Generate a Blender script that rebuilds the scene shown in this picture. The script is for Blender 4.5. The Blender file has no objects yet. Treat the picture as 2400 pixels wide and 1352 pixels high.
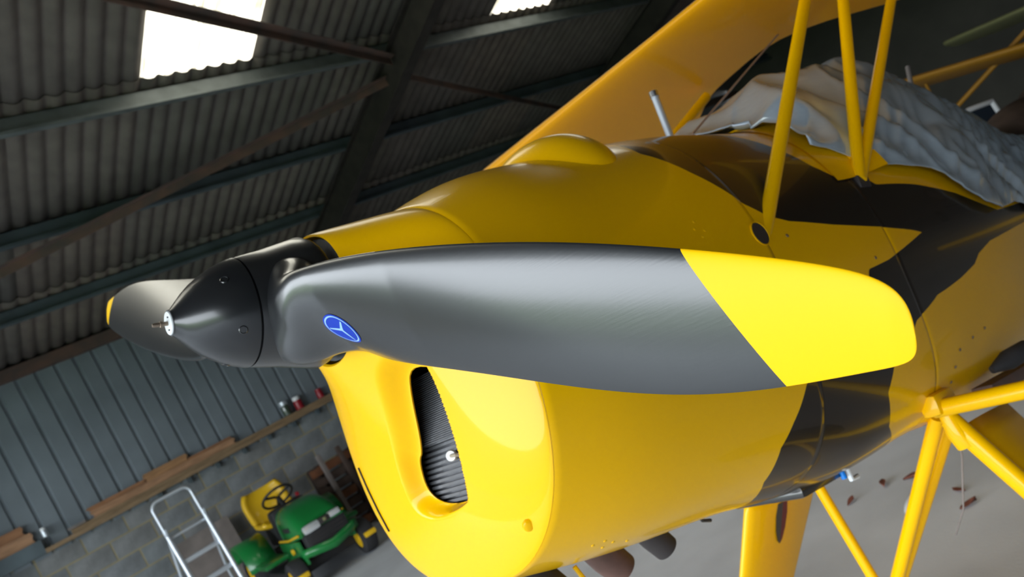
import bpy, bmesh, math, random
import numpy as np
from mathutils import Vector, Matrix
random.seed(4); rng = np.random.default_rng(4)
scene = bpy.context.scene
COL = scene.collection

# ------------------------------------------------------------------ camera
FPX = 1850.0
psi, pit, roll = math.radians(50.0), math.radians(1.5), math.radians(28.6)
CAM = np.array([0.0, 0.0, 1.42])
Z = np.array([0, 0, 1.0])
Fh = np.array([math.cos(psi), math.sin(psi), 0]); R0 = np.array([math.sin(psi), -math.cos(psi), 0])
FW = Fh*math.cos(pit)+Z*math.sin(pit); D0 = -(Z*math.cos(pit)-Fh*math.sin(pit))
IX = math.cos(roll)*R0+math.sin(roll)*D0; IY = -math.sin(roll)*R0+math.cos(roll)*D0
cd = bpy.data.cameras.new('camera'); cam = bpy.data.objects.new('camera', cd); COL.objects.link(cam)
m = Matrix.Identity(4)
for i in range(3):
    m[i][0] = IX[i]; m[i][1] = -IY[i]; m[i][2] = -FW[i]; m[i][3] = CAM[i]
cam.matrix_world = m
cd.sensor_width = 36; cd.lens = 36*FPX/2400; cd.clip_start = 0.05; cd.clip_end = 400
cd.dof.use_dof = True; cd.dof.focus_distance = 0.68; cd.dof.aperture_fstop = 10.5
scene.camera = cam

# ------------------------------------------------------------------ light
scene.view_settings.view_transform = 'Standard'; scene.view_settings.look = 'None'
scene.view_settings.gamma = 1.0; scene.view_settings.use_curve_mapping = False
scene.view_settings.exposure = 0.0
W = bpy.data.worlds.new('overcast_sky'); scene.world = W; W.use_nodes = True
wn = W.node_tree; wn.nodes.clear()
wo = wn.nodes.new('ShaderNodeOutputWorld'); wb = wn.nodes.new('ShaderNodeBackground')
wb.inputs[0].default_value = (0.86, 0.93, 1.0, 1); wb.inputs[1].default_value = 9.0
wn.links.new(wb.outputs[0], wo.inputs[0])
def area(name, loc, tgt, sx, sy, power, color=(1, 1, 1), portal=False):
    d = bpy.data.lights.new(name, 'AREA'); d.shape = 'RECTANGLE'; d.size = sx; d.size_y = sy; d.energy = power; d.color = color
    if portal: d.cycles.is_portal = True
    o = bpy.data.objects.new(name, d); COL.objects.link(o); o.location = loc
    o.rotation_euler = (Vector(tgt)-Vector(loc)).to_track_quat('-Z', 'Y').to_euler()
    return o
DOOR_Y0, DOOR_Y1, DOOR_H, DOOR_X = -4.0, 8.0, 3.3, -4.5
area('door_portal', (DOOR_X, (DOOR_Y0+DOOR_Y1)/2, DOOR_H/2), (10, (DOOR_Y0+DOOR_Y1)/2, DOOR_H/2), DOOR_Y1-DOOR_Y0, DOOR_H, 1, portal=True)

# ------------------------------------------------------------------ helpers
def mat(name, col, rough=0.5, metal=0.0, coat=0.0, noise=0.0, nscale=8.0, bump=0.0, bscale=60.0, spec=0.5, col2=None, emit=None, estr=0.0, coord='Object', stretch=None):
    M = bpy.data.materials.new(name); M.use_nodes = True; nt = M.node_tree; N = nt.nodes; L = nt.links
    b = N['Principled BSDF']; b.inputs['Base Color'].default_value = (*col, 1); b.inputs['Roughness'].default_value = rough
    b.inputs['Metallic'].default_value = metal; b.inputs['Coat Weight'].default_value = coat; b.inputs['Coat Roughness'].default_value = 0.04
    b.inputs['Specular IOR Level'].default_value = spec
    if emit: b.inputs['Emission Color'].default_value = (*emit, 1); b.inputs['Emission Strength'].default_value = estr
    tc = N.new('ShaderNodeTexCoord'); src = tc.outputs[coord]
    if stretch:
        mp = N.new('ShaderNodeMapping'); mp.inputs['Scale'].default_value = stretch; L.new(src, mp.inputs[0]); src = mp.outputs[0]
    if noise > 0 or col2:
        n = N.new('ShaderNodeTexNoise'); n.inputs['Scale'].default_value = nscale; n.inputs['Detail'].default_value = 6; L.new(src, n.inputs['Vector'])
        mx = N.new('ShaderNodeMix'); mx.data_type = 'RGBA'
        c2 = col2 if col2 else tuple(max(0, c*(1-noise)) for c in col)
        cr = N.new('ShaderNodeValToRGB'); cr.color_ramp.elements[0].position = 0.35; cr.color_ramp.elements[1].position = 0.65
        L.new(n.outputs['Fac'], cr.inputs[0]); L.new(cr.outputs[0], mx.inputs['Factor'])
        mx.inputs['A'].default_value = (*col, 1); mx.inputs['B'].default_value = (*c2, 1)
        L.new(mx.outputs['Result'], b.inputs['Base Color'])
    if bump > 0:
        n2 = N.new('ShaderNodeTexNoise'); n2.inputs['Scale'].default_value = bscale; n2.inputs['Detail'].default_value = 4; L.new(src, n2.inputs['Vector'])
        bp = N.new('ShaderNodeBump'); bp.inputs['Strength'].default_value = bump; bp.inputs['Distance'].default_value = 0.01
        L.new(n2.outputs['Fac'], bp.inputs['Height']); L.new(bp.outputs[0], b.inputs['Normal'])
    return M
def mesh_obj(name, verts, faces, material, parent=None, smooth=True, loc=None, mats=None, midx=None):
    me = bpy.data.meshes.new(name); me.from_pydata([tuple(map(float, v)) for v in verts], [], [tuple(f) for f in faces])
    if mats:
        for mm in mats: me.materials.append(mm)
        if midx is not None: me.polygons.foreach_set('material_index', midx)
    elif material: me.materials.append(material)
    if smooth: me.polygons.foreach_set('use_smooth', [True]*len(me.polygons))
    me.update()
    o = bpy.data.objects.new(name, me); COL.objects.link(o)
    if parent is not None: o.parent = parent
    if loc is not None: o.location = loc
    return o
def tag(o, label=None, cat=None, group=None, kind=None):
    if label: o['label'] = label
    if cat: o['category'] = cat
    if group: o['group'] = group
    if kind: o['kind'] = kind
    return o
def empty(name, loc=(0, 0, 0), rz=0.0, mtx=None):
    o = bpy.data.objects.new(name, None); COL.objects.link(o); o.empty_display_size = 0.1
    if mtx is not None: o.matrix_world = mtx
    else: o.location = loc; o.rotation_euler = (0, 0, rz)
    return o
class MB:
    """collects shapes, then builds ONE mesh"""
    def __init__(s): s.v = []; s.f = []; s.sm = []
    def add(s, verts, faces, smooth=False):
        k = len(s.v); s.v += [tuple(map(float, p)) for p in verts]; s.f += [tuple(i+k for i in f) for f in faces]; s.sm += [smooth]*len(faces); return s
    def box(s, c, d, rot=None, bev=0.0):
        c = np.array(c, float); h = np.array(d, float)/2; R = np.array(rot) if rot is not None else np.eye(3)
        if bev <= 0:
            P = [(x, y, z) for x in (-1, 1) for y in (-1, 1) for z in (-1, 1)]
            V = [c+R@(np.array(p)*h) for p in P]
            return s.add(V, [(0, 1, 3, 2), (4, 6, 7, 5), (0, 4, 5, 1), (2, 3, 7, 6), (0, 2, 6, 4), (1, 5, 7, 3)])
        bm = bmesh.new(); bmesh.ops.create_cube(bm, size=1)
        for v in bm.verts: v.co = Vector((v.co.x*d[0], v.co.y*d[1], v.co.z*d[2]))
        bmesh.ops.bevel(bm, geom=bm.edges[:]+bm.verts[:], offset=bev, segments=2, profile=0.6, affect='EDGES')
        bm.verts.index_update(); V = [c+R@np.array(v.co) for v in bm.verts]; F = [[v.index for v in f.verts] for f in bm.faces]; bm.free()
        return s.add(V, F, True)
    def tube(s, pts, r, seg=12, caps=True, closed=False, squash=None):
        pts = [np.array(p, float) for p in pts]; n = len(pts); rr = r if hasattr(r, '__len__') else [r]*n
        V = []; prev = None
        for i, p in enumerate(pts):
            if closed: t = pts[(i+1) % n]-pts[i-1]
            else: t = pts[min(i+1, n-1)]-pts[max(i-1, 0)]
            t = t/np.linalg.norm(t)
            if prev is None:
                a = np.array([0, 0, 1.0]) if abs(t[2]) < 0.9 else np.array([1.0, 0, 0])
                if squash is not None: a = np.array(squash[0], float)
            else: a = prev
            a = a-t*(a@t); a /= np.linalg.norm(a); b = np.cross(t, a); prev = a
            k = squash[1] if squash is not None else 1.0
            for j in range(seg):
                w = 2*math.pi*j/seg; V.append(p+rr[i]*(a*math.cos(w)*k+b*math.sin(w)))
        F = []
        for i in range(n if closed else n-1):
            for j in range(seg):
                q = (i+1) % n; F.append((i*seg+j, i*seg+(j+1) % seg, q*seg+(j+1) % seg, q*seg+j))
        if caps and not closed: F.append(tuple(range(seg))[::-1]); F.append(tuple((n-1)*seg+j for j in range(seg)))
        return s.add(V, F, True)
    def lathe(s, o, ax, prof, seg=32, cap=True):
        """prof: list of (distance along axis, radius)"""
        o = np.array(o, float); ax = np.array(ax, float); ax /= np.linalg.norm(ax)
        a = np.array([0, 0, 1.0]) if abs(ax[2]) < 0.9 else np.array([1.0, 0, 0]); a = a-ax*(a@ax); a /= np.linalg.norm(a); b = np.cross(ax, a)
        V = [o+ax*d+max(r, 1e-5)*(a*math.cos(2*math.pi*j/seg)+b*math.sin(2*math.pi*j/seg)) for d, r in prof for j in range(seg)]
        F = [(i*seg+j, (i+1)*seg+j, (i+1)*seg+(j+1) % seg, i*seg+(j+1) % seg) for i in range(len(prof)-1) for j in range(seg)]
        if cap: F.append(tuple(range(seg))); F.append(tuple((len(prof)-1)*seg+j for j in range(seg))[::-1])
        return s.add(V, F, True)
    def sphere(s, c, r, seg=16, rings=8):
        prof = [(-math.cos(math.pi*i/rings), math.sin(math.pi*i/rings)) for i in range(rings+1)]
        r = np.array([r, r, r] if not hasattr(r, '__len__') else r, float)
        V = [np.array(c)+r*np.array([p[1]*math.cos(2*math.pi*j/seg), p[1]*math.sin(2*math.pi*j/seg), p[0]]) for p in prof for j in range(seg)]
        F = [(i*seg+j, i*seg+(j+1) % seg, (i+1)*seg+(j+1) % seg, (i+1)*seg+j) for i in range(rings) for j in range(seg)]
        return s.add(V, F, True)
    def prism(s, poly, a, b):
        """poly: 3-D outline, swept from offset a to offset b"""
        poly = [np.array(p, float) for p in poly]; n = len(poly); a = np.array(a, float); b = np.array(b, float)
        return s.add([p+a for p in poly]+[p+b for p in poly], [tuple(range(n))[::-1], tuple(range(n, 2*n))]+[(i, (i+1) % n, n+(i+1) % n, n+i) for i in range(n)])
    def build(s, name, material, parent=None, loc=None, fix=True):
        me = bpy.data.meshes.new(name); me.from_pydata(s.v, [], s.f)
        me.materials.append(material); me.polygons.foreach_set('use_smooth', s.sm)
        if fix:
            bm = bmesh.new(); bm.from_mesh(me); bmesh.ops.recalc_face_normals(bm, faces=bm.faces[:]); bm.to_mesh(me); bm.free()
        me.update(); me.set_sharp_from_angle(angle=math.radians(38))
        o = bpy.data.objects.new(name, me); COL.objects.link(o)
        if parent is not None: o.parent = parent
        if loc is not None: o.location = loc
        return o
def grid_faces(n, mm, closed=False):
    return [(i*mm+j, i*mm+(j+1) % mm, (i+1)*mm+(j+1) % mm, (i+1)*mm+j) for i in range(n-1) for j in range(mm if closed else mm-1)]
def spl(xs, ys):
    xs = np.array(xs, float); ys = np.array(ys, float); n = len(xs); h = np.diff(xs); A_ = np.zeros((n, n)); r = np.zeros(n); A_[0, 0] = A_[-1, -1] = 1
    for i in range(1, n-1):
        A_[i, i-1] = h[i-1]; A_[i, i] = 2*(h[i-1]+h[i]); A_[i, i+1] = h[i]; r[i] = 6*((ys[i+1]-ys[i])/h[i]-(ys[i]-ys[i-1])/h[i-1])
    q = np.linalg.solve(A_, r)
    def f(x):
        x = np.asarray(x, float); i = np.clip(np.searchsorted(xs, x)-1, 0, n-2); a = (xs[i+1]-x); b = (x-xs[i]); H_ = h[i]
        return (q[i]*a**3+q[i+1]*b**3)/(6*H_)+(ys[i]/H_-q[i]*H_/6)*a+(ys[i+1]/H_-q[i+1]*H_/6)*b
    return f
def rot_z(a): c, s = math.cos(a), math.sin(a); return np.array([[c, -s, 0], [s, c, 0], [0, 0, 1.0]])
def copy_tree(o, parent=None):
    c = o.copy(); COL.objects.link(c); c.parent = parent
    for ch in o.children: copy_tree(ch, c)
    return c

# ------------------------------------------------------------------ materials
YEL = (0.92, 0.50, 0.0)
M_yel = mat('yellow_paint', YEL, 0.30, coat=0.3, spec=0.12)
M_yel_wing = mat('yellow_fabric_paint', (0.72, 0.31, 0.0), 0.40, coat=0.15, spec=0.12)
M_blk = mat('black_gloss_paint', (0.02, 0.017, 0.014), 0.25, coat=0.6)
M_blade = mat('charcoal_lacquer', (0.012, 0.013, 0.015), 0.33, coat=0.6, spec=0.6, bump=0.02, bscale=200, stretch=(0.3, 0.15, 3.0))
M_blade.node_tree.nodes['Principled BSDF'].inputs['Coat Roughness'].default_value = 0.17
M_spin = mat('black_spinner_lacquer', (0.010, 0.011, 0.013), 0.28, coat=0.5)
M_spin.node_tree.nodes['Principled BSDF'].inputs['Coat Roughness'].default_value = 0.15
M_tip = mat('yellow_tip_paint', (0.93, 0.52, 0.0), 0.45, coat=0.0, spec=0.2)
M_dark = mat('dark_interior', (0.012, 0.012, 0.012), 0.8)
M_rubber = mat('black_rubber', (0.02, 0.02, 0.022), 0.75, bump=0.2, bscale=40)
M_steel = mat('bright_steel', (0.62, 0.64, 0.66), 0.28, metal=1.0)
M_alu = mat('grey_aluminium', (0.62, 0.67, 0.73), 0.42, metal=0.6)
M_brass = mat('dull_bolt_metal', (0.28, 0.22, 0.17), 0.45, metal=0.8)
M_white = mat('white_enamel', (0.75, 0.77, 0.78), 0.35)
M_blue = mat('blue_print', (0.0, 0.035, 0.42), 0.4, spec=0.3)
M_lblue = mat('pale_blue_print', (0.30, 0.52, 0.85), 0.4, spec=0.3)
M_engine = mat('engine_grey', (0.09, 0.092, 0.10), 0.45, metal=0.4, bump=0.1)
M_exh = mat('exhaust_black', (0.035, 0.028, 0.028), 0.6, noise=0.4)
M_exh2 = mat('exhaust_brown', (0.13, 0.065, 0.05), 0.5, noise=0.4, nscale=20)
M_wire = mat('bracing_wire_steel', (0.34, 0.27, 0.24), 0.45, metal=0.5)
M_maroon = mat('maroon_print', (0.13, 0.015, 0.015), 0.4)
M_bluepl = mat('blue_plastic', (0.0, 0.2, 0.7), 0.3)
M_tarp = mat('silver_tarpaulin', (0.50, 0.61, 0.72), 0.24, metal=0.5, coat=0.2, noise=0.12, nscale=5, bump=0.6, bscale=7, stretch=(0.5, 1.0, 1.6))
M_rooft = [mat('fibre_cement_%s' % n, c, 0.9, noise=0.35, nscale=5, bump=0.25, bscale=50, col2=c2) for n, c, c2 in
           (('grey', (0.16, 0.14, 0.12), (0.12, 0.105, 0.09)), ('warm', (0.175, 0.145, 0.12), (0.13, 0.107, 0.09)), ('mossy', (0.13, 0.12, 0.105), (0.105, 0.095, 0.082)))]
M_sky = mat('translucent_rooflight', (0.8, 0.82, 0.8), 0.6, emit=(1.0, 0.95, 0.78), estr=3.6)
nt = M_sky.node_tree; tn = nt.nodes.new('ShaderNodeTexNoise'); tn.inputs['Scale'].default_value = 3.0; tn.inputs['Detail'].default_value = 5
tr = nt.nodes.new('ShaderNodeValToRGB'); tr.color_ramp.elements[0].position = 0.32; tr.color_ramp.elements[0].color = (0.17, 0.15, 0.09, 1); tr.color_ramp.elements[1].position = 0.55; tr.color_ramp.elements[1].color = (1, 0.96, 0.82, 1)
nt.links.new(tn.outputs['Fac'], tr.inputs[0]); nt.links.new(tr.outputs[0], nt.nodes['Principled BSDF'].inputs['Emission Color'])
M_purlin = mat('blue_grey_steel', (0.115, 0.15, 0.17), 0.5, metal=0.2, noise=0.3, nscale=3)
M_gutter = mat('galvanised_purlin', (0.18, 0.205, 0.205), 0.45, metal=0.3, noise=0.3, nscale=6)
M_rafter = mat('dark_brown_steel', (0.035, 0.028, 0.024), 0.7, noise=0.4)
M_rust = mat('rusty_steel', (0.15, 0.085, 0.065), 0.8, noise=0.5, nscale=6, col2=(0.085, 0.065, 0.058))
M_clad = mat('blue_grey_cladding', (0.205, 0.24, 0.27), 0.5, noise=0.18, nscale=2)
M_backwall = mat('dark_olive_cladding', (0.085, 0.082, 0.062), 0.7, noise=0.3, nscale=1)
M_block = [mat('concrete_block_%d' % i, c, 0.9, noise=0.25, nscale=9, bump=0.3, bscale=60) for i, c in enumerate([(0.225, 0.24, 0.25), (0.215, 0.235, 0.243), (0.232, 0.238, 0.238)])]
M_mortar = mat('sandy_mortar', (0.33, 0.285, 0.17), 0.95, noise=0.2)
M_floor = mat('concrete_floor', (0.60, 0.63, 0.67), 0.75, noise=0.22, nscale=1.6, bump=0.08, bscale=90)
M_wood = [mat('timber_%d' % i, c, 0.75, noise=0.35, nscale=5, stretch=(1, 8, 8)) for i, c in enumerate([(0.42, 0.22, 0.10), (0.34, 0.16, 0.075), (0.44, 0.24, 0.13), (0.30, 0.20, 0.11)])]
M_dwood = mat('dark_timber', (0.085, 0.055, 0.042), 0.8, noise=0.4, nscale=6)
M_rwood = mat('reddish_timber', (0.20, 0.075, 0.03), 0.75, noise=0.4, nscale=6)
M_grass = mat('grass_field', (0.075, 0.16, 0.02), 0.95, noise=0.4, nscale=2)
M_apron = mat('tarmac_apron', (0.10, 0.10, 0.095), 0.9, noise=0.2, nscale=1)
M_mgreen = mat('mower_green', (0.008, 0.17, 0.035), 0.3, coat=0.4)
M_myel = mat('mower_yellow', (0.75, 0.46, 0.01), 0.4, coat=0.2)
M_mblk = mat('mower_black', (0.018, 0.018, 0.02), 0.5)
M_lens = mat('headlight_lens', (0.75, 0.78, 0.8), 0.12, metal=0.5, coat=0.6)
M_leaf = mat('dry_leaf_brown', (0.20, 0.06, 0.035), 0.7, noise=0.4, nscale=30)
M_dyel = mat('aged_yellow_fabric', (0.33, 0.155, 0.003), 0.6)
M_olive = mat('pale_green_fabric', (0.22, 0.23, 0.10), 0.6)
M_tint = mat('tinted_windscreen', (0.025, 0.035, 0.05), 0.12, coat=0.5)
M_board = mat('weathered_board', (0.22, 0.19, 0.175), 0.85, noise=0.3, nscale=5)
M_cream = mat('cream_card', (0.42, 0.36, 0.27), 0.8, noise=0.2)

# ------------------------------------------------------------------ hangar
WY = 9.8; EZ = 3.42; SL = math.tan(math.radians(14.5)); RIDGE_Y = 1.0; XB = 17.0
ZR = EZ+(WY-RIDGE_Y)*SL
def roof_z(y): return EZ+(WY-y)*SL if y >= RIDGE_Y else ZR-(RIDGE_Y-y)*SL
tag(MB().box(((DOOR_X+XB)/2, 0.9, -0.05), (XB-DOOR_X+0.4, 18.2, 0.1)).build('floor', M_floor), kind='structure')
tag(MB().box((DOOR_X-1.7, 0.9, -0.06), (3, 30, 0.1)).build('path', M_apron), 'tarmac apron outside the open hangar doorway', kind='structure')
tag(MB().box((DOOR_X-63.2, 0.9, -0.06), (120, 200, 0.1)).build('field', M_grass), 'grass airfield beyond the tarmac apron', kind='structure')
# left wall: blocks below, steel cladding above
wl = empty('wall_left'); tag(wl, kind='structure')
MB().box(((DOOR_X+XB)/2, WY+0.09, 0.77), (XB-DOOR_X, 0.14, 1.53)).build('mortar_backing', M_mortar, wl)
blk = None; k = 0
for row in range(7):
    for i in range(31):
        x = -1.6+i*0.45+(0.225 if row % 2 else 0); 
        if x > 12.2: continue
        if blk is None:
            blk = MB().box((0, 0, 0), (0.432, 0.1, 0.202), bev=0.002).build('concrete_block', M_block[0]); base = blk.data
            ms = [base]
            for q in (1, 2): mm_ = base.copy(); mm_.materials[0] = M_block[q]; ms.append(mm_)
            o = blk
        else: o = bpy.data.objects.new('concrete_block', ms[rng.integers(0, 3)]); COL.objects.link(o)
        o.parent = wl; o.location = (x, WY+0.065+rng.uniform(0, 0.002), 0.115+row*0.2185)
def clad_mesh(w, h):
    pts = [(0, 0)]
    for i in range(5):
        a = i*0.2; pts += [(a+0.150, 0), (a+0.162, 0.028), (a+0.186, 0.028), (a+0.2, 0)]
    V = [(p[0], p[1], z) for z in (0, h) for p in pts]; n = len(pts)
    return V, [(i, i+1, n+i+1, n+i) for i in range(n-1)]
V, F = clad_mesh(1.0, EZ-1.50)
c0 = mesh_obj('cladding_panel', V, F, M_clad, wl, smooth=False, loc=(DOOR_X, WY, 1.5))
for i in range(1, 18):
    o = bpy.data.objects.new('cladding_panel', c0.data); COL.objects.link(o); o.parent = wl; o.location = (DOOR_X+i*1.0, WY+(i % 2)*0.0008, 1.5)
MB().box(((DOOR_X+XB)/2, WY+0.22, 1.95), (XB-DOOR_X+0.4, 0.12, 3.9)).build('cladding_backing', M_clad, wl)
for nm, c, d in (('wall_right', ((DOOR_X+XB)/2, -8.1, 1.0), (XB-DOOR_X+0.4, 0.2, 6.8)), ('wall_back', (XB+0.1, 0.9, 1.5), (0.2, 18, 8.5))):
    tag(MB().box(c, d).build(nm, M_backwall), kind='structure')
wf = MB()   # end wall around the open doorway
wf.box((DOOR_X-0.1, (-8.2+DOOR_Y0)/2, 3), (0.2, DOOR_Y0+8.2, 6)).box((DOOR_X-0.1, (WY+0.2+DOOR_Y1)/2, 3), (0.2, WY+0.2-DOOR_Y1, 6)).box((DOOR_X-0.1, (DOOR_Y0+DOOR_Y1)/2, DOOR_H+1.5), (0.2, DOOR_Y1-DOOR_Y0, 3.0))
tag(wf.build('wall_front', M_clad), kind='structure')
# roof
ce = empty('ceiling'); tag(ce, kind='structure')
PY = [9.72, 8.57, 7.35, 6.0, 4.65, 3.3, 1.95, 1.0]
def sheet(L_, pitch=0.1443, n=7, amp=0.017, seg=10):
    V = []; m_ = n*seg+1
    for s_ in (0, 1):
        for i in range(m_):
            x = i/seg*pitch; c_ = math.cos(2*math.pi*i/seg); V.append((x, s_*L_, amp*(1-2*(0.5-0.5*c_)**0.6)))
    for s_ in (0, 1):
        for i in range(m_):
            x = i/seg*pitch; c_ = math.cos(2*math.pi*i/seg); V.append((x, s_*L_, amp*(1-2*(0.5-0.5*c_)**0.6)+0.007))
    F = [(i, i+1, m_+i+1, m_+i) for i in range(m_-1)]+[(2*m_+i, 3*m_+i, 3*m_+i+1, 2*m_+i+1) for i in range(m_-1)]
    F += [(i, 2*m_+i, 2*m_+i+1, i+1) for i in range(m_-1)]+[(m_+i, m_+i+1, 3*m_+i+1, 3*m_+i) for i in range(m_-1)]
    return V, F
ang = math.atan(SL)
SH = {}
for r in range(len(PY)-1):
    y0, y1 = PY[r]+(0.15 if r == 0 else 0.07), PY[r+1]-0.06
    L_ = (y0-y1)/math.cos(ang)
    V, F = sheet(L_)
    base = [mesh_obj('roof_sheet', V, F, M_rooft[q]) for q in range(3)]
    mesh_s = [b.data for b in base]
    for b in base: bpy.data.objects.remove(b)
    skym = mesh_s[0].copy(); skym.materials[0] = M_sky
    for i in range(19):
        x = DOOR_X-0.01+i*1.0101+0.072
        sky = r in (3, 4) and i in (3, 4, 7, 11)  # second column from the doorway is unseen, added for light from above left
        o = bpy.data.objects.new('rooflight_sheet' if sky else 'roof_sheet', skym if sky else mesh_s[rng.integers(0, 3)])
        COL.objects.link(o); o.parent = ce
        o.location = (x-0.03*0, y0, roof_z(y0)+0.05+(0.014 if r % 2 else 0.0)+(i % 2)*0.003)
        # sheet local +Y runs up the slope (towards -Y world)
        o.rotation_euler = (0, 0, 0)
        ca, sa = math.cos(ang), math.sin(ang)
        o.matrix_world = Matrix(((1, 0, 0, x), (0, -ca, sa, y0), (0, sa, ca, roof_z(y0)+0.055+(0.014 if r % 2 else 0.0)+(i % 2)*0.003), (0, 0, 0, 1)))
far = MB(); far.add([(DOOR_X-0.2, RIDGE_Y, ZR+0.07), (XB+0.2, RIDGE_Y, ZR+0.07), (XB+0.2, -8.3, roof_z(-8.3)+0.07), (DOOR_X-0.2, -8.3, roof_z(-8.3)+0.07)], [(0, 1, 2, 3)])
far.build('roof_slope', M_rooft[0], ce)
over = MB(); zz = 0.10
over.add([(DOOR_X-0.2, RIDGE_Y, ZR+zz+0.08), (XB+0.2, RIDGE_Y, ZR+zz+0.08), (XB+0.2, WY+0.3, roof_z(WY+0.3)+zz+0.08), (DOOR_X-0.2, WY+0.3, roof_z(WY+0.3)+zz+0.08)], [(0, 1, 2, 3)])
over.build('roof_underlay', M_rooft[0], ce)
xs_ = [DOOR_X, 0.35, 5.05, 9.7, XB]
for r, y in enumerate(PY[1:]):
    zt = roof_z(y)+0.02; g = M_gutter if abs(y-6.0) < 0.01 else M_purlin
    for a, b in zip(xs_[:-1], xs_[1:]):
        dz = rng.uniform(-0.006, 0.006)
        pm = MB()   # zed purlin: web, top and bottom flange
        h = 0.15
        pm.box(((a+b)/2, y+0.028, zt-h/2+dz), (b-a, 0.006, h)).box(((a+b)/2, y+0.055, zt-0.003+dz), (b-a, 0.06, 0.006)).box(((a+b)/2, y, zt-h+dz), (b-a, 0.062, 0.006)).box(((a+b)/2, y-0.03, zt-h+0.01+dz), (b-a, 0.004, 0.022))
        pm.build('purlin', g, ce)
MB().box(((DOOR_X+XB)/2, WY-0.06, EZ-0.02), (XB-DOOR_X, 0.10, 0.13)).build('eaves_beam', M_rust, ce)
for X in (0.35, 5.05, 9.7):
    rf = MB(); h = 0.30
    for (ya, yb) in ((WY-0.1, RIDGE_Y), (RIDGE_Y, -8.0)):
        A_ = np.array([X, ya, roof_z(ya)-0.15]); B_ = np.array([X, yb, roof_z(yb)-0.15]); dirv = (B_-A_)/np.linalg.norm(B_-A_); up = np.cross([1, 0, 0], dirv); up = up if up[2] > 0 else -up
        R_ = np.stack([[1, 0, 0], dirv, up], 1); c = (A_+B_)/2
        rf.box(c-up*h/2, (0.012, np.linalg.norm(B_-A_), h), R_).box(c, (0.14, np.linalg.norm(B_-A_), 0.012), R_).box(c-up*h, (0.14, np.linalg.norm(B_-A_), 0.012), R_)
    rf.build('rafter', M_rafter, ce)
    MB().box((X, WY-0.15, EZ/2-0.1), (0.16, 0.2, EZ-0.2)).build('column', M_rafter, ce)
def ang_bar(a, b, w=0.065):
    a = np.array(a, float); b = np.array(b, float); d = (b-a); L_ = np.linalg.norm(d); d /= L_; u = np.cross(d, [0, 0, 1]); u /= np.linalg.norm(u); v = np.cross(u, d)
    R_ = np.stack([d, u, v], 1); c = (a+b)/2
    return MB().box(c, (L_, w, 0.007), R_).box(c+u*(w/2)-v*w/2, (L_, 0.007, w), R_)
BR = roof_z(6.1)-0.22
ang_bar((5.03, 6.15, roof_z(6.15)-0.24), (0.35, 7.75, roof_z(7.75)-0.24), 0.075).build('wind_brace', M_rust, ce)
ang_bar((5.03, 5.9, roof_z(5.9)-0.22), (0.35, 4.0, roof_z(4.0)-0.2), 0.075).build('wind_brace', M_rust, ce)
ang_bar((5.07, 6.1, roof_z(6.1)-0.24), (9.7, 8.0, roof_z(8.0)-0.24), 0.075).build('wind_brace', M_rust, ce)
# ledge on top of the blocks
tag(MB().box(((1.0+XB)/2, WY-0.03, 1.555), (XB-1.0, 0.19, 0.045)).build('trim_1', M_wood[3]), 'timber ledge along the top of the block wall', kind='structure')
tag(MB().box(((DOOR_X+1.0)/2, WY-0.02, 1.61), (1.0-DOOR_X, 0.16, 0.15)).build('trim_2', M_purlin), 'blue-grey steel rail on top of the block wall', kind='structure')
br = empty('trim_3'); tag(br, 'small brackets under the timber ledge', kind='structure')
for i in range(16):
    MB().box((2.2+i*0.35, WY-0.035, 1.50), (0.035, 0.06, 0.075)).build('bracket', M_purlin, br)

# ------------------------------------------------------------------ loose planks and jars on the ledge
def plank(x0, x1, z0, z1, q, label, y=9.68, t=0.03, ragged=0.0, group=None):
    L_ = x1-x0; P = [(x0, z0)]
    P += [(x1+ragged*0.3, z0), (x1-ragged*0.2, (z0*2+z1)/3), (x1+ragged*0.4, (z0+2*z1)/3), (x1, z1)]
    P += [(x0, z1), (x0-ragged*0.4, (z0+2*z1)/3), (x0+ragged*0.2, (z0*2+z1)/3)]
    o = MB().prism([(a, y, b) for a, b in P], (0, -t/2, 0), (0, t/2, 0)).build('plank', M_wood[q])
    base_ = Vector(((x0+x1)/2, y, z0)); o.data.transform(Matrix.Translation(-base_)); o.location = base_
    return tag(o, label, 'plank', group)
zt = 1.578
plank(1.28, 5.0, zt, zt+0.05, 3, 'long thin timber batten lying along the wall ledge', y=9.73)
plank(1.52, 3.18, zt+0.051, zt+0.125, 2, 'long pale plank on edge, lowest of the stack on the ledge', ragged=0.05, y=9.735)
plank(1.50, 2.12, zt+0.126, zt+0.171, 1, 'short reddish plank at the left end of the ledge stack', ragged=0.06, y=9.735)
plank(2.13, 2.62, zt+0.126, zt+0.218, 0, 'broad orange-brown plank stacked highest on the ledge', ragged=0.04, y=9.735)
plank(2.62, 3.16, zt+0.126, zt+0.155, 1, 'narrow plank at the right end of the ledge stack', ragged=0.03, y=9.735)
plank(-0.2, 0.95, 1.686, 1.80, 2, 'pale plank on the steel rail, lower of the pair at far left', ragged=0.03, y=9.735)
plank(-0.3, 0.90, 1.801, 1.90, 1, 'brown plank on the steel rail, upper of the pair at far left', ragged=0.03, y=9.735)
tag(MB().box((1.34, 9.68, zt+0.051+0.012), (0.18, 0.03, 0.024)).build('plank', M_board), 'short grey offcut lying on the left end of the timber batten', 'plank')
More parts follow.
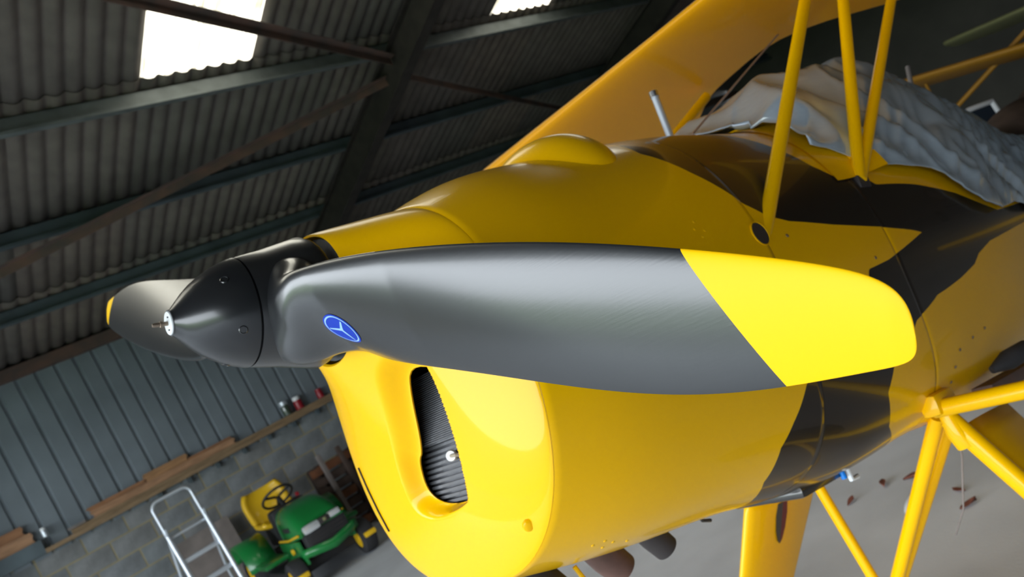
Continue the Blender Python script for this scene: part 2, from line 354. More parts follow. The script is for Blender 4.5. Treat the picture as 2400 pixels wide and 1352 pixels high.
def jar(x, z, r, h, cols, label, cat, name):
    t = empty(name, (x, 9.71, z)); tag(t, label, cat)
    MB().lathe((0, 0, 0), (0, 0, 1), [(0, r*0.95), (0.01, r), (h*0.6, r), (h*0.7, r*0.95)], 20).build('body', cols[0], t)
    MB().lathe((0, 0, h*0.7), (0, 0, 1), [(0, r*0.85), (h*0.05, r*0.9), (h*0.28, r*0.9), (h*0.3, r*0.7)], 20).build('lid', cols[1], t)
Mjg = mat('jar_green_glass', (0.05, 0.07, 0.05), 0.2, coat=0.5); Mred = mat('red_plastic', (0.28, 0.01, 0.02), 0.35)
jar(3.92, 1.628, 0.055, 0.19, (Mjg, M_alu), 'dark glass jar on the ledge left of the white and red tin', 'jar', 'jar')
jar(4.10, 1.628, 0.055, 0.17, (Mred, M_white), 'red tin with a white top on the ledge', 'tin', 'paint_tin')
jar(4.42, 1.628, 0.045, 0.13, (Mred, Mred), 'small all-red tin on the ledge beside the yellow cowling', 'tin', 'paint_tin')
jar(1.06, 1.686, 0.03, 0.10, (M_alu, M_white), 'small pale bottle on the steel rail beside the planks', 'bottle', 'bottle')

# ------------------------------------------------------------------ biplane
yaw_, pt_ = math.radians(2.5), math.radians(13.5)
A = np.array([math.cos(yaw_)*math.cos(pt_), math.sin(yaw_)*math.cos(pt_), -math.sin(pt_)])
Lx = np.array([-math.sin(yaw_), math.cos(yaw_), 0]); Vx = np.cross(A, Lx)
HUB = np.array([0.4913, 1.0719, 1.5766])
def acw(x, l, v): return HUB+x*A+l*Lx+v*Vx
BASE = np.array([1.35, 0.0, (0.0-HUB[2]+1.35*math.sin(pt_))/Vx[2]])    # on the floor between the main wheels
bw = acw(*BASE)
mt = Matrix.Identity(4)
for i in range(3): mt[i][0] = A[i]; mt[i][1] = Lx[i]; mt[i][2] = Vx[i]; mt[i][3] = bw[i]
plane = empty('biplane', mtx=mt); tag(plane, 'yellow and black biplane with a two-bladed propeller and silver cockpit cover', 'airplane')
OFF = tuple(-BASE)
def P_(o):  # attach as part
    o.parent = plane; o.location = OFF; return o
def SUB(o, p): o.parent = p; o.location = (0, 0, 0); return o
XS = 0.19
KX = [.19, .3, .45, .65, .9, 1.2, 1.5, 1.9, 2.5, 3.4, 4.4]
PR = dict(w=[.275, .298, .312, .322, .325, .32, .31, .29, .23, .14, .04],
 zt=[.122, .167, .198, .227, .254, .264, .306, .25, .17, .10, .06],
 zb=[-.462, -.479, -.495, -.511, -.542, -.538, -.554, -.523, -.44, -.30, -.14],
 zm=[-.17, -.17, -.17, -.17, -.17, -.18, -.18, -.17, -.14, -.09, -.04],
 nt=[2.3, 2.2, 2.1, 2.1, 2.1, 2.2, 2.2, 2.2, 2.2, 2.2, 2.2],
 nb=[2.4, 2.6, 2.8, 3.0, 3.4, 3.6, 3.6, 3.6, 3.2, 2.8, 2.4])
S = {k_: spl(KX, v_) for k_, v_ in PR.items()}
def sec(x, th, off=0.0):
    """th: 0 = port side, +pi/2 crown, pi = starboard, -pi/2 belly"""
    x = np.asarray(x, float); th = np.asarray(th, float); c = -np.cos(th); s = np.sin(th); up = s >= 0
    n = np.where(up, S['nt'](x), S['nb'](x)); w = S['w'](x)+off; zm = S['zm'](x); hh = np.where(up, S['zt'](x)-zm, zm-S['zb'](x))+off
    return w*np.sign(c)*np.abs(c)**(2/n), zm+hh*np.sign(s)*np.abs(s)**(2/n)
def fpt(x, deg, off=0.0):
    l, v = sec(x, math.radians(deg), off); return np.array([x, float(l), float(v)])
def signed(poly, X, T_, sx=1.0, st=0.004):
    """signed distance to a polygon in (x, angle) space; positive inside"""
    P = np.array(poly, float)*np.array([sx, st]); q = np.stack([X*sx, T_*st], -1); n = len(P)
    dmin = np.full(X.shape, 1e9); ins = np.zeros(X.shape, bool)
    for i in range(n):
        a, b = P[i], P[(i+1) % n]; ab = b-a; t = np.clip(((q-a)@ab)/(ab@ab+1e-12), 0, 1); d = np.linalg.norm(q-(a+t[..., None]*ab), axis=-1); dmin = np.minimum(dmin, d)
        cond = ((a[1] > q[..., 1]) != (b[1] > q[..., 1])) & (q[..., 0] < (b[0]-a[0])*(q[..., 1]-a[1])/(b[1]-a[1]+1e-12)+a[0]); ins ^= cond
    return np.where(ins, dmin, -dmin)
BLACK = [(0.70, 92), (0.673, 64), (0.656, 50.8), (0.702, 36.1), (0.762, 22.5), (0.81, 17.4), (0.866, 15), (1.01, 12.3), (1.221, 9.5), (1.418, 6.2), (1.17, 1.2), (1.065, -0.1), (0.88, -6), (0.77, -12),
         (0.718, -18.9), (0.672, -30.5), (0.644, -39.4), (0.637, -55.3), (0.685, -76.6), (0.70, -92), (1.12, -92), (1.069, -57.1), (1.004, -43.8), (0.986, -27.3), (1.026, -19.2), (1.186, -8.3), (1.341, -4.1), (1.706, -0.6), (2.284, 2.1), (2.9, 5),
         (2.9, 16), (2.061, 9.7), (1.775, 17.3), (1.551, 20.3), (1.328, 22.5), (1.29, 26.5), (1.161, 28.5), (1.119, 33.5), (1.065, 46.8), (1.022, 60.4), (1.02, 78), (1.03, 92)]
M_two = mat('yellow_and_black_paint', YEL, 0.25, coat=0.3, spec=0.15)
nt = M_two.node_tree; at = nt.nodes.new('ShaderNodeAttribute'); at.attribute_name = 'livery'; gt = nt.nodes.new('ShaderNodeMath'); gt.operation = 'GREATER_THAN'; gt.inputs[1].default_value = 0.0
mx = nt.nodes.new('ShaderNodeMix'); mx.data_type = 'RGBA'; mx.inputs['A'].default_value = (*YEL, 1); mx.inputs['B'].default_value = (0.022, 0.017, 0.013, 1)
nt.links.new(at.outputs['Fac'], gt.inputs[0]); nt.links.new(gt.outputs[0], mx.inputs['Factor']); nt.links.new(mx.outputs['Result'], nt.nodes['Principled BSDF'].inputs['Base Color'])
def hull(name, x0, x1, nx, nth, off=0.0, lip=True):
    x = np.linspace(x0, x1, nx); th = np.linspace(-math.pi, math.pi, nth, endpoint=False); X, T_ = np.meshgrid(x, th, indexing='ij')
    # short turned-in lip at both ends so the panel edges read
    O = np.full(X.shape, off); 
    if lip: O[0] -= 0.0018; O[-1] -= 0.0018; X = X.copy(); X[1] = x0+0.0015; X[-2] = x1-0.0015
    l, v = sec(X, T_, O)
    V = np.stack([X, l, v], -1).reshape(-1, 3); F = grid_faces(nx, nth, True)
    o = mesh_obj(name, V, [f[::-1] for f in F], M_two)
    deg = np.degrees(T_); dm = np.where(deg > 90, 180-deg, np.where(deg < -90, -180-deg, deg))
    at_ = o.data.attributes.new('livery', 'FLOAT', 'POINT'); at_.data.foreach_set('value', signed(BLACK, X, dm).reshape(-1).astype(np.float32))
    return P_(o)
cowl = hull('engine_cowling', 0.1905, 0.76, 90, 300, 0.0)
fus1 = hull('forward_fuselage', 0.755, 1.22, 90, 360, -0.0012)
fus2 = hull('rear_fuselage', 1.215, 4.4, 260, 300, -0.0026)
# nose bowl with the cheek intake
HV = .012
def nose_pt(g, th, r0=.1, x0=.065, bm=.08, q=.12, p=1.4):
    l1, v1 = sec(XS, th); a = np.arctan2(v1-HV, -l1); l0 = -r0*np.cos(a); v0 = HV+r0*np.sin(a)
    d = np.hypot(l1-l0, v1-v0); h = 1-np.maximum(0, 1-g**p)**(1/p)
    xf = x0+bm*(1-np.exp(-g*d/q)); x = xf+(XS-xf)*h
    return x, l0+(l1-l0)*g, v0+(v1-v0)*g
HOLE = np.array([(0.1278, -0.0874, -0.1275), (0.1388, -0.0559, -0.1607), (0.1612, -0.0005, -0.2467), (0.1632, 0.0214, -0.2564), (0.1724, 0.0405, -0.2962), (0.1737, 0.0295, -0.3192), (0.1715, -0.0039, -0.3336), (0.1664, -0.0630, -0.3368), (0.1586, -0.0875, -0.3198), (0.1462, -0.1152, -0.2468), (0.1260, -0.1370, -0.1430)])
RIDGE = np.array([(.0886, -.057, -.111), (.1092, -.0138, -.163), (.1331, .033, -.2254), (.1486, .0644, -.2785), (.1595, .0716, -.3285), (.1625, .0294, -.3502), (.1619, -.0347, -.3468), (.1617, -.0802, -.3378), (.1586, -.0890, -.3198), (.1462, -.117, -.2468), (.126, -.139, -.143), (.10, -.13, -.09)])
def chaikin(P, n=3):
    for _ in range(n): Q = np.roll(P, -1, 0); P = np.stack([0.75*P+0.25*Q, 0.25*P+0.75*Q], 1).reshape(-1, P.shape[1])
    return P
RIDGE = chaikin(RIDGE); HOLE_S = chaikin(HOLE, 2)
g = np.linspace(0, 1, 110)**0.9; th = np.linspace(-math.pi, math.pi, 420, endpoint=False)
G, T_ = np.meshgrid(g, th, indexing='ij'); nx_, nl_, nv_ = nose_pt(G, T_)
sdr = signed(RIDGE[:, 1:], nl_, nv_, 1, 1); sdh = signed(HOLE_S[:, 1:], nl_, nv_, 1, 1)
# inward dish between ridge and hole
w_ = np.where(sdr > 0, sdr/(sdr+np.maximum(-sdh, 0)+1e-6), 0); w_ = w_*w_*(3-2*w_)
nx_ = nx_+0.024*w_
rimx = nx_[0]+0.05; V = np.concatenate([np.stack([rimx, nl_[0]*0.93, HV+(nv_[0]-HV)*0.93], -1), np.stack([nx_[0]+0.003, nl_[0]*0.97, HV+(nv_[0]-HV)*0.97], -1), np.stack([nx_, nl_, nv_], -1).reshape(-1, 3)])
V = np.concatenate([V, np.stack([np.full(420, XS), *sec(XS, th, -0.005)], -1)])
F = grid_faces(113, 420, True)
nose = mesh_obj('nose_bowl', V, [f[::-1] for f in F], M_yel)
sol = nose.modifiers.new('s', 'SOLIDIFY'); sol.thickness = 0.003; sol.offset = -1
# cutter
cn = np.array([-0.90, -0.38, 0.05]); cn /= np.linalg.norm(cn)
cut = MB().prism(HOLE_S, cn*0.08, -cn*0.08).build('cutter', M_yel)
bo = nose.modifiers.new('b', 'BOOLEAN'); bo.operation = 'DIFFERENCE'; bo.object = cut; bo.solver = 'EXACT'
dg = bpy.context.evaluated_depsgraph_get(); ev = nose.evaluated_get(dg); me2 = bpy.data.meshes.new_from_object(ev)
nose.modifiers.clear(); nose.data = me2; nose.name = 'nose_bowl'
me2.polygons.foreach_set('use_smooth', [True]*len(me2.polygons)); me2.set_sharp_from_angle(angle=math.radians(40))
bpy.data.objects.remove(cut)
P_(nose)
# dark ring painted as seam shadow, black sheet for unlit cowl interior, engine
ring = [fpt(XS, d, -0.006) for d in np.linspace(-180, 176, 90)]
SUB(MB().tube(ring, 0.003, 6, closed=True).build('seam_shadow_ring', M_dark), cowl)
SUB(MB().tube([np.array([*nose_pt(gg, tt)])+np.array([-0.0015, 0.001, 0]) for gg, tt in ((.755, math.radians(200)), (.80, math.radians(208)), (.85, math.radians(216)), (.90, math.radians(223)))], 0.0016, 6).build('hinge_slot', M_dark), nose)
bh = MB().prism([fpt(0.36, d, -0.02) for d in range(0, 360, 10)], (0, 0, 0), (0.01, 0, 0)); P_(bh.build('dark_backing_sheet', M_dark))
eng = P_(MB().box((0.27, 0.0, -0.22), (0.12, 0.22, 0.16), bev=0.01).lathe((0.06, 0, HV), (1, 0, 0), [(0, 0.045), (0.2, 0.05)], 24).lathe((0.075, 0, HV), (1, 0, 0), [(0, 0.093), (0.01, 0.093)], 32).build('engine', M_engine)); eng['label'] = 'dark finned engine inside the cowling opening'
for i in range(34):   # fine fins of the upper barrel
    v = -0.140-i*0.0030; SUB(MB().box((0.196, -0.055+0.0008*i, v), (0.05, 0.15, 0.0013)).build('cooling_fin', M_engine), eng)
for i in range(12):
    v = -0.246-i*0.0085; SUB(MB().box((0.2125, -0.03+i*0.0012, v), (0.05, 0.17, 0.0046)).build('cooling_fin', M_engine), eng)
SUB(MB().box((0.205, -0.055, -0.19), (0.05, 0.16, 0.105)).box((0.222, -0.03, -0.29), (0.05, 0.18, 0.11)).build('cylinder_head', M_engine), eng)
sp = np.array([0.178, -0.050, -0.2665]); dcam = np.array([-0.80, -0.6, 0.0]); dcam /= np.linalg.norm(dcam)
o = SUB(MB().lathe(sp, dcam, [(-0.01, 0.0065), (-0.004, 0.0085), (0.002, 0.0085), (0.005, 0.0075), (0.0052, 0.004)], 24).build('spark_plug', M_white), eng); o['label'] = 'white spark plug cap'
SUB(MB().tube([sp+dcam*0.004, sp+dcam*0.008+np.array([0.004, -0.008, -0.001]), sp+np.array([0.03, -0.03, -0.008])], 0.0028, 8).build('plug_lead', M_cream), eng)

# upper blister
bl = []; nb_, mb_ = 40, 40
bx = spl([0, 1], [0, 0])
V = []
for i in range(nb_+1):
    for j in range(mb_+1):
        u = i/nb_*2-1; w = j/mb_*2-1
        x = 0.555+0.085*u; deg = 74+26*w
        rr2 = u*u*(1.0 if u > 0 else 1.0)+w*w
        hgt = 0.040*max(0, 1-rr2)**0.8-0.003 if rr2 < 1 else -0.003
        V.append(fpt(x, deg, hgt*(1.0)))
P_(mesh_obj('cowling_blister', V, grid_faces(nb_+1, mb_+1), M_yel))
# three little wire hoops on the crown
for (x, dg_, s_) in ((0.30, 101, 0.020), (0.345, 99, 0.026), (0.40, 96, 0.030)):
    c = fpt(x, dg_, 0); up = np.array([0, 0, 1.0])
    pts = [c+np.array([s_*math.cos(a), 0.0, 0.013*math.sin(a)-0.001]) for a in np.linspace(0, math.pi, 12)]
    P_(MB().tube(pts, 0.0018, 8).build('wire_hoop', M_yel))
# screws, camlocs
def stud(x, d, r, mtl, name='fastener', h=0.002):
    c = fpt(x, d, 0); n = fpt(x, d, 0.01)-c; n /= np.linalg.norm(n)
    return MB().lathe(c-n*0.001, n, [(0, r), (h*0.6, r), (h, r*0.6), (h+0.0003, r*0.1)], 16).build(name, mtl)
c = np.array([float(t) for t in nose_pt(0.93, math.radians(-52))]); 
P_(MB().lathe(c, (-0.35, -0.8, -0.35), [(-0.002, 0.0085), (0.003, 0.0085), (0.005, 0.006), (0.0052, 0.001)], 20).build('fastener', M_yel))
for x, d in ((0.287, -62.2), (0.326, -63.5), (0.314, -65.9), (0.305, -61.0), (0.36, -66)): P_(stud(x, d, 0.0032, M_yel))
for x, d in ((0.59, 18), (0.60, 20), (0.598, 15.5), (0.612, 17)): P_(stud(x, d, 0.0028, M_yel))
for x, d, mtl in ((0.831, 11.2, M_brass), (1.116, 2.1, M_brass), (1.323, -28.9, M_brass), (1.30, -36, M_brass), (1.36, -22, M_brass), (1.45, -19, M_brass), (1.54, -17.5, M_brass)): P_(stud(x, d, 0.0035, mtl))
# strut hole grommet
c = fpt(0.752, 13.0, 0.0005); n = np.array([0, -1, 0.12]); n /= np.linalg.norm(n)
P_(MB().lathe(c, n, [(-0.004, 0.024), (0.0010, 0.024), (0.0012, 0.0225), (-0.003, 0.0215)], 32).build('strut_aperture', M_yel))
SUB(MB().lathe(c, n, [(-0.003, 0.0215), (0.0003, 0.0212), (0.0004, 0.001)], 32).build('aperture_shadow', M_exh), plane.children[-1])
# cockpit hoop bead and windscreen base
P_(MB().tube([fpt(1.285+0.015*math.sin(math.radians(d)), d, 0.008) for d in np.linspace(30, 150, 40)], 0.006, 8).build('coaming_bead', M_yel))
cm = []
for i in range(9):
    for j in range(41):
        d = 26+128*j/40; x = 1.16+0.24*i/8; cm.append(fpt(x, d, 0.0015+0.022*(i/8)**2))
P_(mesh_obj('cockpit_coaming', cm, grid_faces(9, 41), M_yel))
# filler standpipe
a, b = np.array([1.00, -0.05, 0.24]), np.array([1.00, -0.05, 0.375])
fp = P_(MB().tube([a, b], 0.0085, 14).build('filler_pipe', M_alu)); SUB(MB().tube([b-np.array([0, 0, .012]), b+np.array([0, 0, .003])], 0.0105, 14).build('pipe_cap', M_steel), fp)

SB0, SB1 = (1.600, 0.250, 0.502), (1.777, 0.250, 0.605)
# ---- struts of the upper wing
WV = 0.60; LE, TE = 1.222, 2.16
def strut(p, q, r=0.016, name='cabane_strut', m_=M_yel, sq=0.75):
    return P_(MB().tube([p, q], r, 16, squash=((1, 0, 0), 1.0 if sq is None else 1/sq)).build(name, m_)) if sq else P_(MB().tube([p, q], r, 14).build(name, m_))
def ext(p, q, v):  # continue the line p->q up to height v
    p = np.array(p); q = np.array(q); t = (v-p[2])/(q[2]-p[2]); return p+(q-p)*t
strut((0.752, -0.305, -0.100), ext((0.755, -0.30, -0.09), (1.354, -0.30, 0.493), WV+0.01), 0.0125, sq=0.8)
strut((1.262, -0.29, 0.028), ext((1.26, -0.29, 0.03), (1.56, -0.30, 0.505), WV+0.01), 0.0135, sq=0.8)
strut((1.270, -0.29, 0.030), ext((1.27, -0.29, 0.03), (1.895, -0.30, 0.565), WV+0.01), 0.0125, sq=0.8)
a_, b_ = np.array(SB0), np.array(SB1); strut(a_+(a_-b_)*2.2, ext(a_, b_, WV-0.03), 0.0125, sq=0.8)
fitg = P_(MB().box((1.27, -0.291, 0.022), (0.05, 0.012, 0.03), bev=0.003).build('strut_fitting', M_exh))
for a, b in (((1.09, -0.05, 0.27), (1.74, -0.05, WV+0.02)), ((1.80, -0.02, 0.40), (2.08, 0.10, WV+0.02))):
    P_(MB().tube([a, b], 0.0028, 8).build('bracing_wire', M_wire))

# ---- upper wing, one surface from tip to tip with a cut-out over the cockpit
def wing(name, le, te_f, l0, l1, v0, thick, material, dihedral=0.0, n=90, m_=36, tip=0.35):
    ls = np.concatenate([np.linspace(l0, l0+tip, 12)[:-1], np.linspace(l0+tip, l1-tip, n), np.linspace(l1-tip, l1, 12)[1:]])
    V = []
    for l in ls:
        e = min(l-l0, l1-l); k = 1.0 if e > tip else math.sqrt(max(0, 1-(1-e/tip)**2))
        te = te_f(l); mid = le+(te-le)*0.45; a = mid-(mid-le)*(0.25+0.75*k) if k < 1 else le; b = mid+(te-mid)*(0.12+0.88*k) if k < 1 else te; c = b-a
        th_ = thick*(0.15+0.85*k)
        for j in range(m_):
            t = j/m_*2*math.pi; u = (1+math.cos(t))/2; yt = 5*th_*(0.2969*math.sqrt(u)-0.126*u-0.3516*u*u+0.2843*u**3-0.1036*u**4)
            camb = 0.03*4*u*(1-u)
            z = camb*0.6+(yt if math.sin(t) >= 0 else -yt*0.75)
            V.append((a+u*c, l, v0+abs(l)*dihedral+z*c))
    N_ = len(ls); F = grid_faces(N_, m_, True); F.append(tuple(range(m_))[::-1]); F.append(tuple((N_-1)*m_+j for j in range(m_)))
    o = mesh_obj(name, V, F, material)
    return o
tef = spl([-3, -2, -1.2, -.75, -.45, -.3, -.14, 0, .14, .3, .45, .75, 1.2, 2, 3], [2.16, 2.16, 2.17, 2.16, 2.13, 2.06, 1.84, 1.74, 1.76, 1.82, 1.95, 2.12, 2.17, 2.16, 2.16])
uw = P_(wing('upper_wing', LE, tef, -2.85, 2.85, WV, 0.115, M_yel_wing))
# rib line on the underside
SUB(MB().tube([(LE+0.02, 0.80, WV-0.006), (LE+0.2, 0.80, WV-0.055), (LE+0.45, 0.80, WV-0.052), (LE+0.7, 0.80, WV-0.028)], 0.004, 6).build('rib_tape', M_yel_wing), uw)

# ---- landing gear
WHV = (0.19-HUB[2]+1.42*math.sin(pt_))/Vx[2]
for s_ in (-1, 1):
    lt, lb = 0.27*s_, 0.53*s_
    top_f, top_r = np.array([1.25, lt, -0.545]), np.array([1.56, lt, -0.55])
    bot_f, bot_r = np.array([1.34, lb, WHV+0.03]), np.array([1.50, lb, WHV+0.03])
    if s_ > 0: top_f = np.array([1.235, .29, -.60]); top_r = np.array([1.60, .29, -.62]); bot_f = np.array([1.19, .50, WHV+0.05]); bot_r = np.array([1.42, .50, WHV+0.05])
    V = []; K = 12
    for i in range(K+1):
        t = i/K; a = top_f+(bot_f-top_f)*t; b = top_r+(bot_r-top_r)*t; ch = np.linalg.norm(b-a)
        ax = (b-a)/ch; sp_ = (bot_f-top_f); sp_ /= np.linalg.norm(sp_); nn = np.cross(ax, sp_); nn /= np.linalg.norm(nn)
        for j in range(24):
            w = j/24*2*math.pi; u = (1+math.cos(w))/2; yt = 5*0.14*(0.2969*math.sqrt(u)-0.126*u-0.3516*u*u+0.2843*u**3-0.1036*u**4)
            V.append(a+ax*u*ch+nn*(yt if math.sin(w) >= 0 else -yt)*ch)
    F = grid_faces(K+1, 24, True)+[tuple(range(24))[::-1], tuple(K*24+j for j in range(24))]
    leg = P_(mesh_obj('gear_leg_fairing', V, F, M_yel))
    if s_ > 0:
        # shield-shaped maroon and black marking near the top of the leg
        c = top_f*0.80+bot_f*0.20+np.array([0.135, 0, 0]); ax = np.array([1.0, 0, 0]); dn = (bot_f-top_f)/np.linalg.norm(bot_f-top_f); nn = np.cross(dn, ax); nn /= np.linalg.norm(nn); nn = nn if nn[1] < 0 else -nn
        for sg, mm_, nm in ((-1, M_blk, 'shield_mark'), (1, M_maroon, 'shield_mark')):
            pts = [c-dn*0.055, c-dn*0.055+ax*sg*0.022, c-dn*0.02+ax*sg*0.026, c+dn*0.02+ax*sg*0.021, c+dn*0.05+ax*sg*0.01, c+dn*0.06]
            SUB(MB().prism(pts, nn*0.0265, nn*0.0300).build(nm, mm_), leg)
        SUB(MB().box(top_f*0.45+bot_f*0.55+np.array([-0.004, -0.01, 0]), (0.022, 0.018, 0.012), bev=0.002).build('leg_bolt', M_brass), leg)
    else:
        SUB(MB().tube([top_f+np.array([-0.005, 0, 0.03]), (top_f+bot_f)/2, bot_f], 0.021, 14).build('leg_tube', M_yel), leg)
        SUB(MB().tube([top_f+np.array([-0.01, 0, .055]), top_f+np.array([-0.006, -0.006, 0.0]), top_f+np.array([0.002, -0.012, -0.03])], [0.014, 0.022, 0.022], 14).build('leg_fitting', M_yel), leg)
    wc = np.array([1.42, 0.57*s_, WHV])
    ty = MB().lathe(wc, (0, 1, 0), [(-0.05, 0.11), (-0.055, 0.15), (-0.04, 0.18), (0, 0.19), (0.04, 0.18), (0.055, 0.15), (0.05, 0.11)], 40, cap=False).build('wheel', M_rubber); P_(ty)
    SUB(MB().lathe(wc, (0, 1, 0), [(-0.055, 0.02), (-0.045, 0.06), (-0.04, 0.113), (0.04, 0.113), (0.045, 0.06), (0.055, 0.02)], 32).build('wheel_hub', M_yel), ty)
apex = np.array([1.30, 0.05, -0.92]); apex = np.array([1.50, 0.18, -0.985])
for p, q, r in (((1.31, -0.22, -0.515), apex, 0.0165), ((1.40, -0.20, -0.545), apex+np.array([0.02, 0.0, 0]), 0.0155), ((1.42, 0.22, -0.53), apex+np.array([-.03, -.02, 0]), 0.014)):
    P_(MB().tube([p, q], r, 14).build('gear_strut', M_yel))
P_(MB().tube([(1.42, -0.57, WHV), (1.42, 0.57, WHV)], 0.014, 12).build('axle', M_yel))
P_(MB().tube([apex+np.array([0, 0, .02]), apex-np.array([0, 0, .05]), (1.44, 0.05, WHV)], 0.018, 12).build('shock_strut', M_yel))
# lower-wing carry-through tube and boot
sw = P_(MB().tube([(1.20, -0.27, -0.485), (1.20, -0.8, -0.492), (1.20, -1.5, -0.50)], 0.018, 16).build('spar_tube', M_yel))
SUB(MB().box((1.22, -0.275, -0.475), (0.10, 0.04, 0.045), bev=0.012).build('root_fitting', M_yel), sw)
bt = P_(MB().tube([(1.36, -0.345, -0.452), (1.40, -0.37, -0.443), (1.46, -0.39, -0.435), (1.50, -0.40, -0.43)], [0.008, 0.022, 0.02, 0.007], 14).build('control_boot', M_rubber))
SUB(MB().tube([(1.50, -0.40, -0.43), (1.75, -0.44, -0.405)], 0.006, 10).build('control_rod', M_alu), bt)
P_(MB().box((1.62, -0.29, -0.50), (0.42, 0.05, 0.03), bev=0.008).build('wing_root_rib', M_rust))
# exhaust stubs
for x, l, mm_, r in ((0.27, -0.03, M_exh, 0.036), (0.45, 0.0, M_exh2, 0.030), (0.60, 0.03, M_exh, 0.026)):
    ve = float(S['zb'](x)); P_(MB().tube([(x-0.03, l, ve+0.03), (x, l, ve-0.012), (x+0.025, l, ve-0.042)], [r, r, r*0.96], 24).build('exhaust_stub', mm_))
P_(MB().tube([(0.335, -0.05, -0.487), (0.345, -0.055, -0.515), (0.362, -0.055, -0.525)], 0.004, 8).build('drain_tube', M_yel))
P_(MB().tube([(0.70, 0, -0.508), (0.71, -0.002, -0.528), (0.735, 0, -0.535)], 0.0035, 8).build('drain_tube', M_blk))
# radiator outlet under the belly
ro = P_(MB().box((0.920, -0.06, -0.534), (0.16, 0.17, 0.025), bev=0.010).build('radiator_duct', M_blk))
SUB(MB().tube([(1.000, -0.15, -0.510), (1.008, -0.15, -0.558), (1.033, -0.15, -0.558)], 0.0055, 8).build('duct_lip', M_white), ro)
SUB(MB().box((1.002, -0.06, -0.534), (0.006, 0.17, 0.036)).build('duct_flap', M_board), ro)
SUB(MB().tube([(0.985, -0.147, -0.514), (0.990, -0.147, -0.550)], 0.006, 12).build('blue_hose', M_bluepl), ro)
# thin loose string beside the gear
P_(MB().tube([(1.36, -0.23, -0.53), (1.39, -0.2, -0.62), (1.40, -0.15, -0.74), (1.42, -0.1, -0.80)], 0.0022, 6).build('loose_string', M_board))
# tail
tf = MB().prism([(3.75, 0, 0.10), (4.2, 0, 0.33), (4.55, 0, 0.33), (4.62, 0, 0.1), (4.45, 0, -0.12), (4.2, 0, -0.05)], (0, -0.02, 0), (0, 0.02, 0)); P_(tf.build('tail_fin', M_yel))
tp = MB().prism([(3.85, -0.1, 0), (4.1, -1.1, 0), (4.5, -1.1, 0), (4.45, 0, 0), (4.5, 1.1, 0), (4.1, 1.1, 0), (3.85, 0.1, 0)], (0, 0, -0.015), (0, 0, 0.015)); P_(tp.build('tailplane', M_yel))
TWV = (0.06-HUB[2]+4.35*math.sin(pt_))/Vx[2]
P_(MB().tube([(4.1, 0, -0.19), (4.33, 0, TWV)], 0.012, 10).build('tail_strut', M_alu)); P_(MB().lathe((4.35, 0, TWV), (0, 1, 0), [(-0.02, 0.03), (-0.018, 0.06), (0.018, 0.06), (0.02, 0.03)], 24).build('tail_wheel', M_rubber))
P_(MB().tube([(2.615, 0.0, 0.36), (2.615, 0, 0.425), (2.704, 0, 0.589)], 0.0085, 10).build('antenna_mast', M_board))

# ------------------------------------------------------------------ propeller
BD = np.array([0, -0.943, -0.333]); BD /= np.linalg.norm(BD); TD = np.array([0, 0.333, -0.943]); TD /= np.linalg.norm(TD)
C0 = np.array([0, 0, 0.0])
RT = .8825
def outline_fit(rs_, ss_):
    q = np.sqrt(1-np.array(rs_)/RT); A_ = np.stack([q**k_ for k_ in range(1, 7)], 1); w_ = np.ones(len(q)); c_ = np.linalg.lstsq(A_*w_[:, None], np.array(ss_)*w_, rcond=None)[0]
    return lambda r: sum(c_[k_-1]*np.sqrt(np.maximum(1-np.asarray(r, float)/RT, 0))**k_ for k_ in range(1, 7))
LEs = outline_fit([0.0, .05, .10, .181, .23, .313, .39, .459, .548, .647, .727, .785, .824, .851, .866, .877], [-.078, -.080, -.082, -.088, -.086, -.085, -.086, -.085, -.080, -.072, -.063, -.054, -.048, -.042, -.036, -.024])
TEs = outline_fit([0.0, .05, .10, .2, .324, .471, .546, .629, .676, .739, .793, .837, .867, .876], [.078, .079, .080, .072, .062, .061, .064, .061, .057, .049, .039, .030, .021, .014])
def beta(r): return np.arctan(.9/(2*np.pi*np.maximum(r, .12)))
def tk(r): return np.interp(r, [0, .1, .2, .35, .6, .8, .87, .8825], [.085, .062, .036, .024, .016, .010, .006, .002])
def front(u): return 1.9*np.sqrt(np.maximum(u, 0))*(1-u)**0.9*(1+0.15*u)
def blade_pt(r, s, off, sg):
    """point at radius r, chord position s, height off above the pitch line; sg = +1 near blade, -1 opposite"""
    b = beta(r); B_, T2 = BD*sg, TD*sg
    c = T2*math.cos(b)+np.array([math.sin(b), 0, 0]); n = np.array([-math.cos(b), 0, 0])+T2*math.sin(b)
    return C0+B_*r+c*s+n*off
def face_off(r, s, sg=1):
    u = (s-float(LEs(r)))/(float(TEs(r))-float(LEs(r))); return 0.70*float(tk(r))*front(u)/1.15
FAR = 1.06
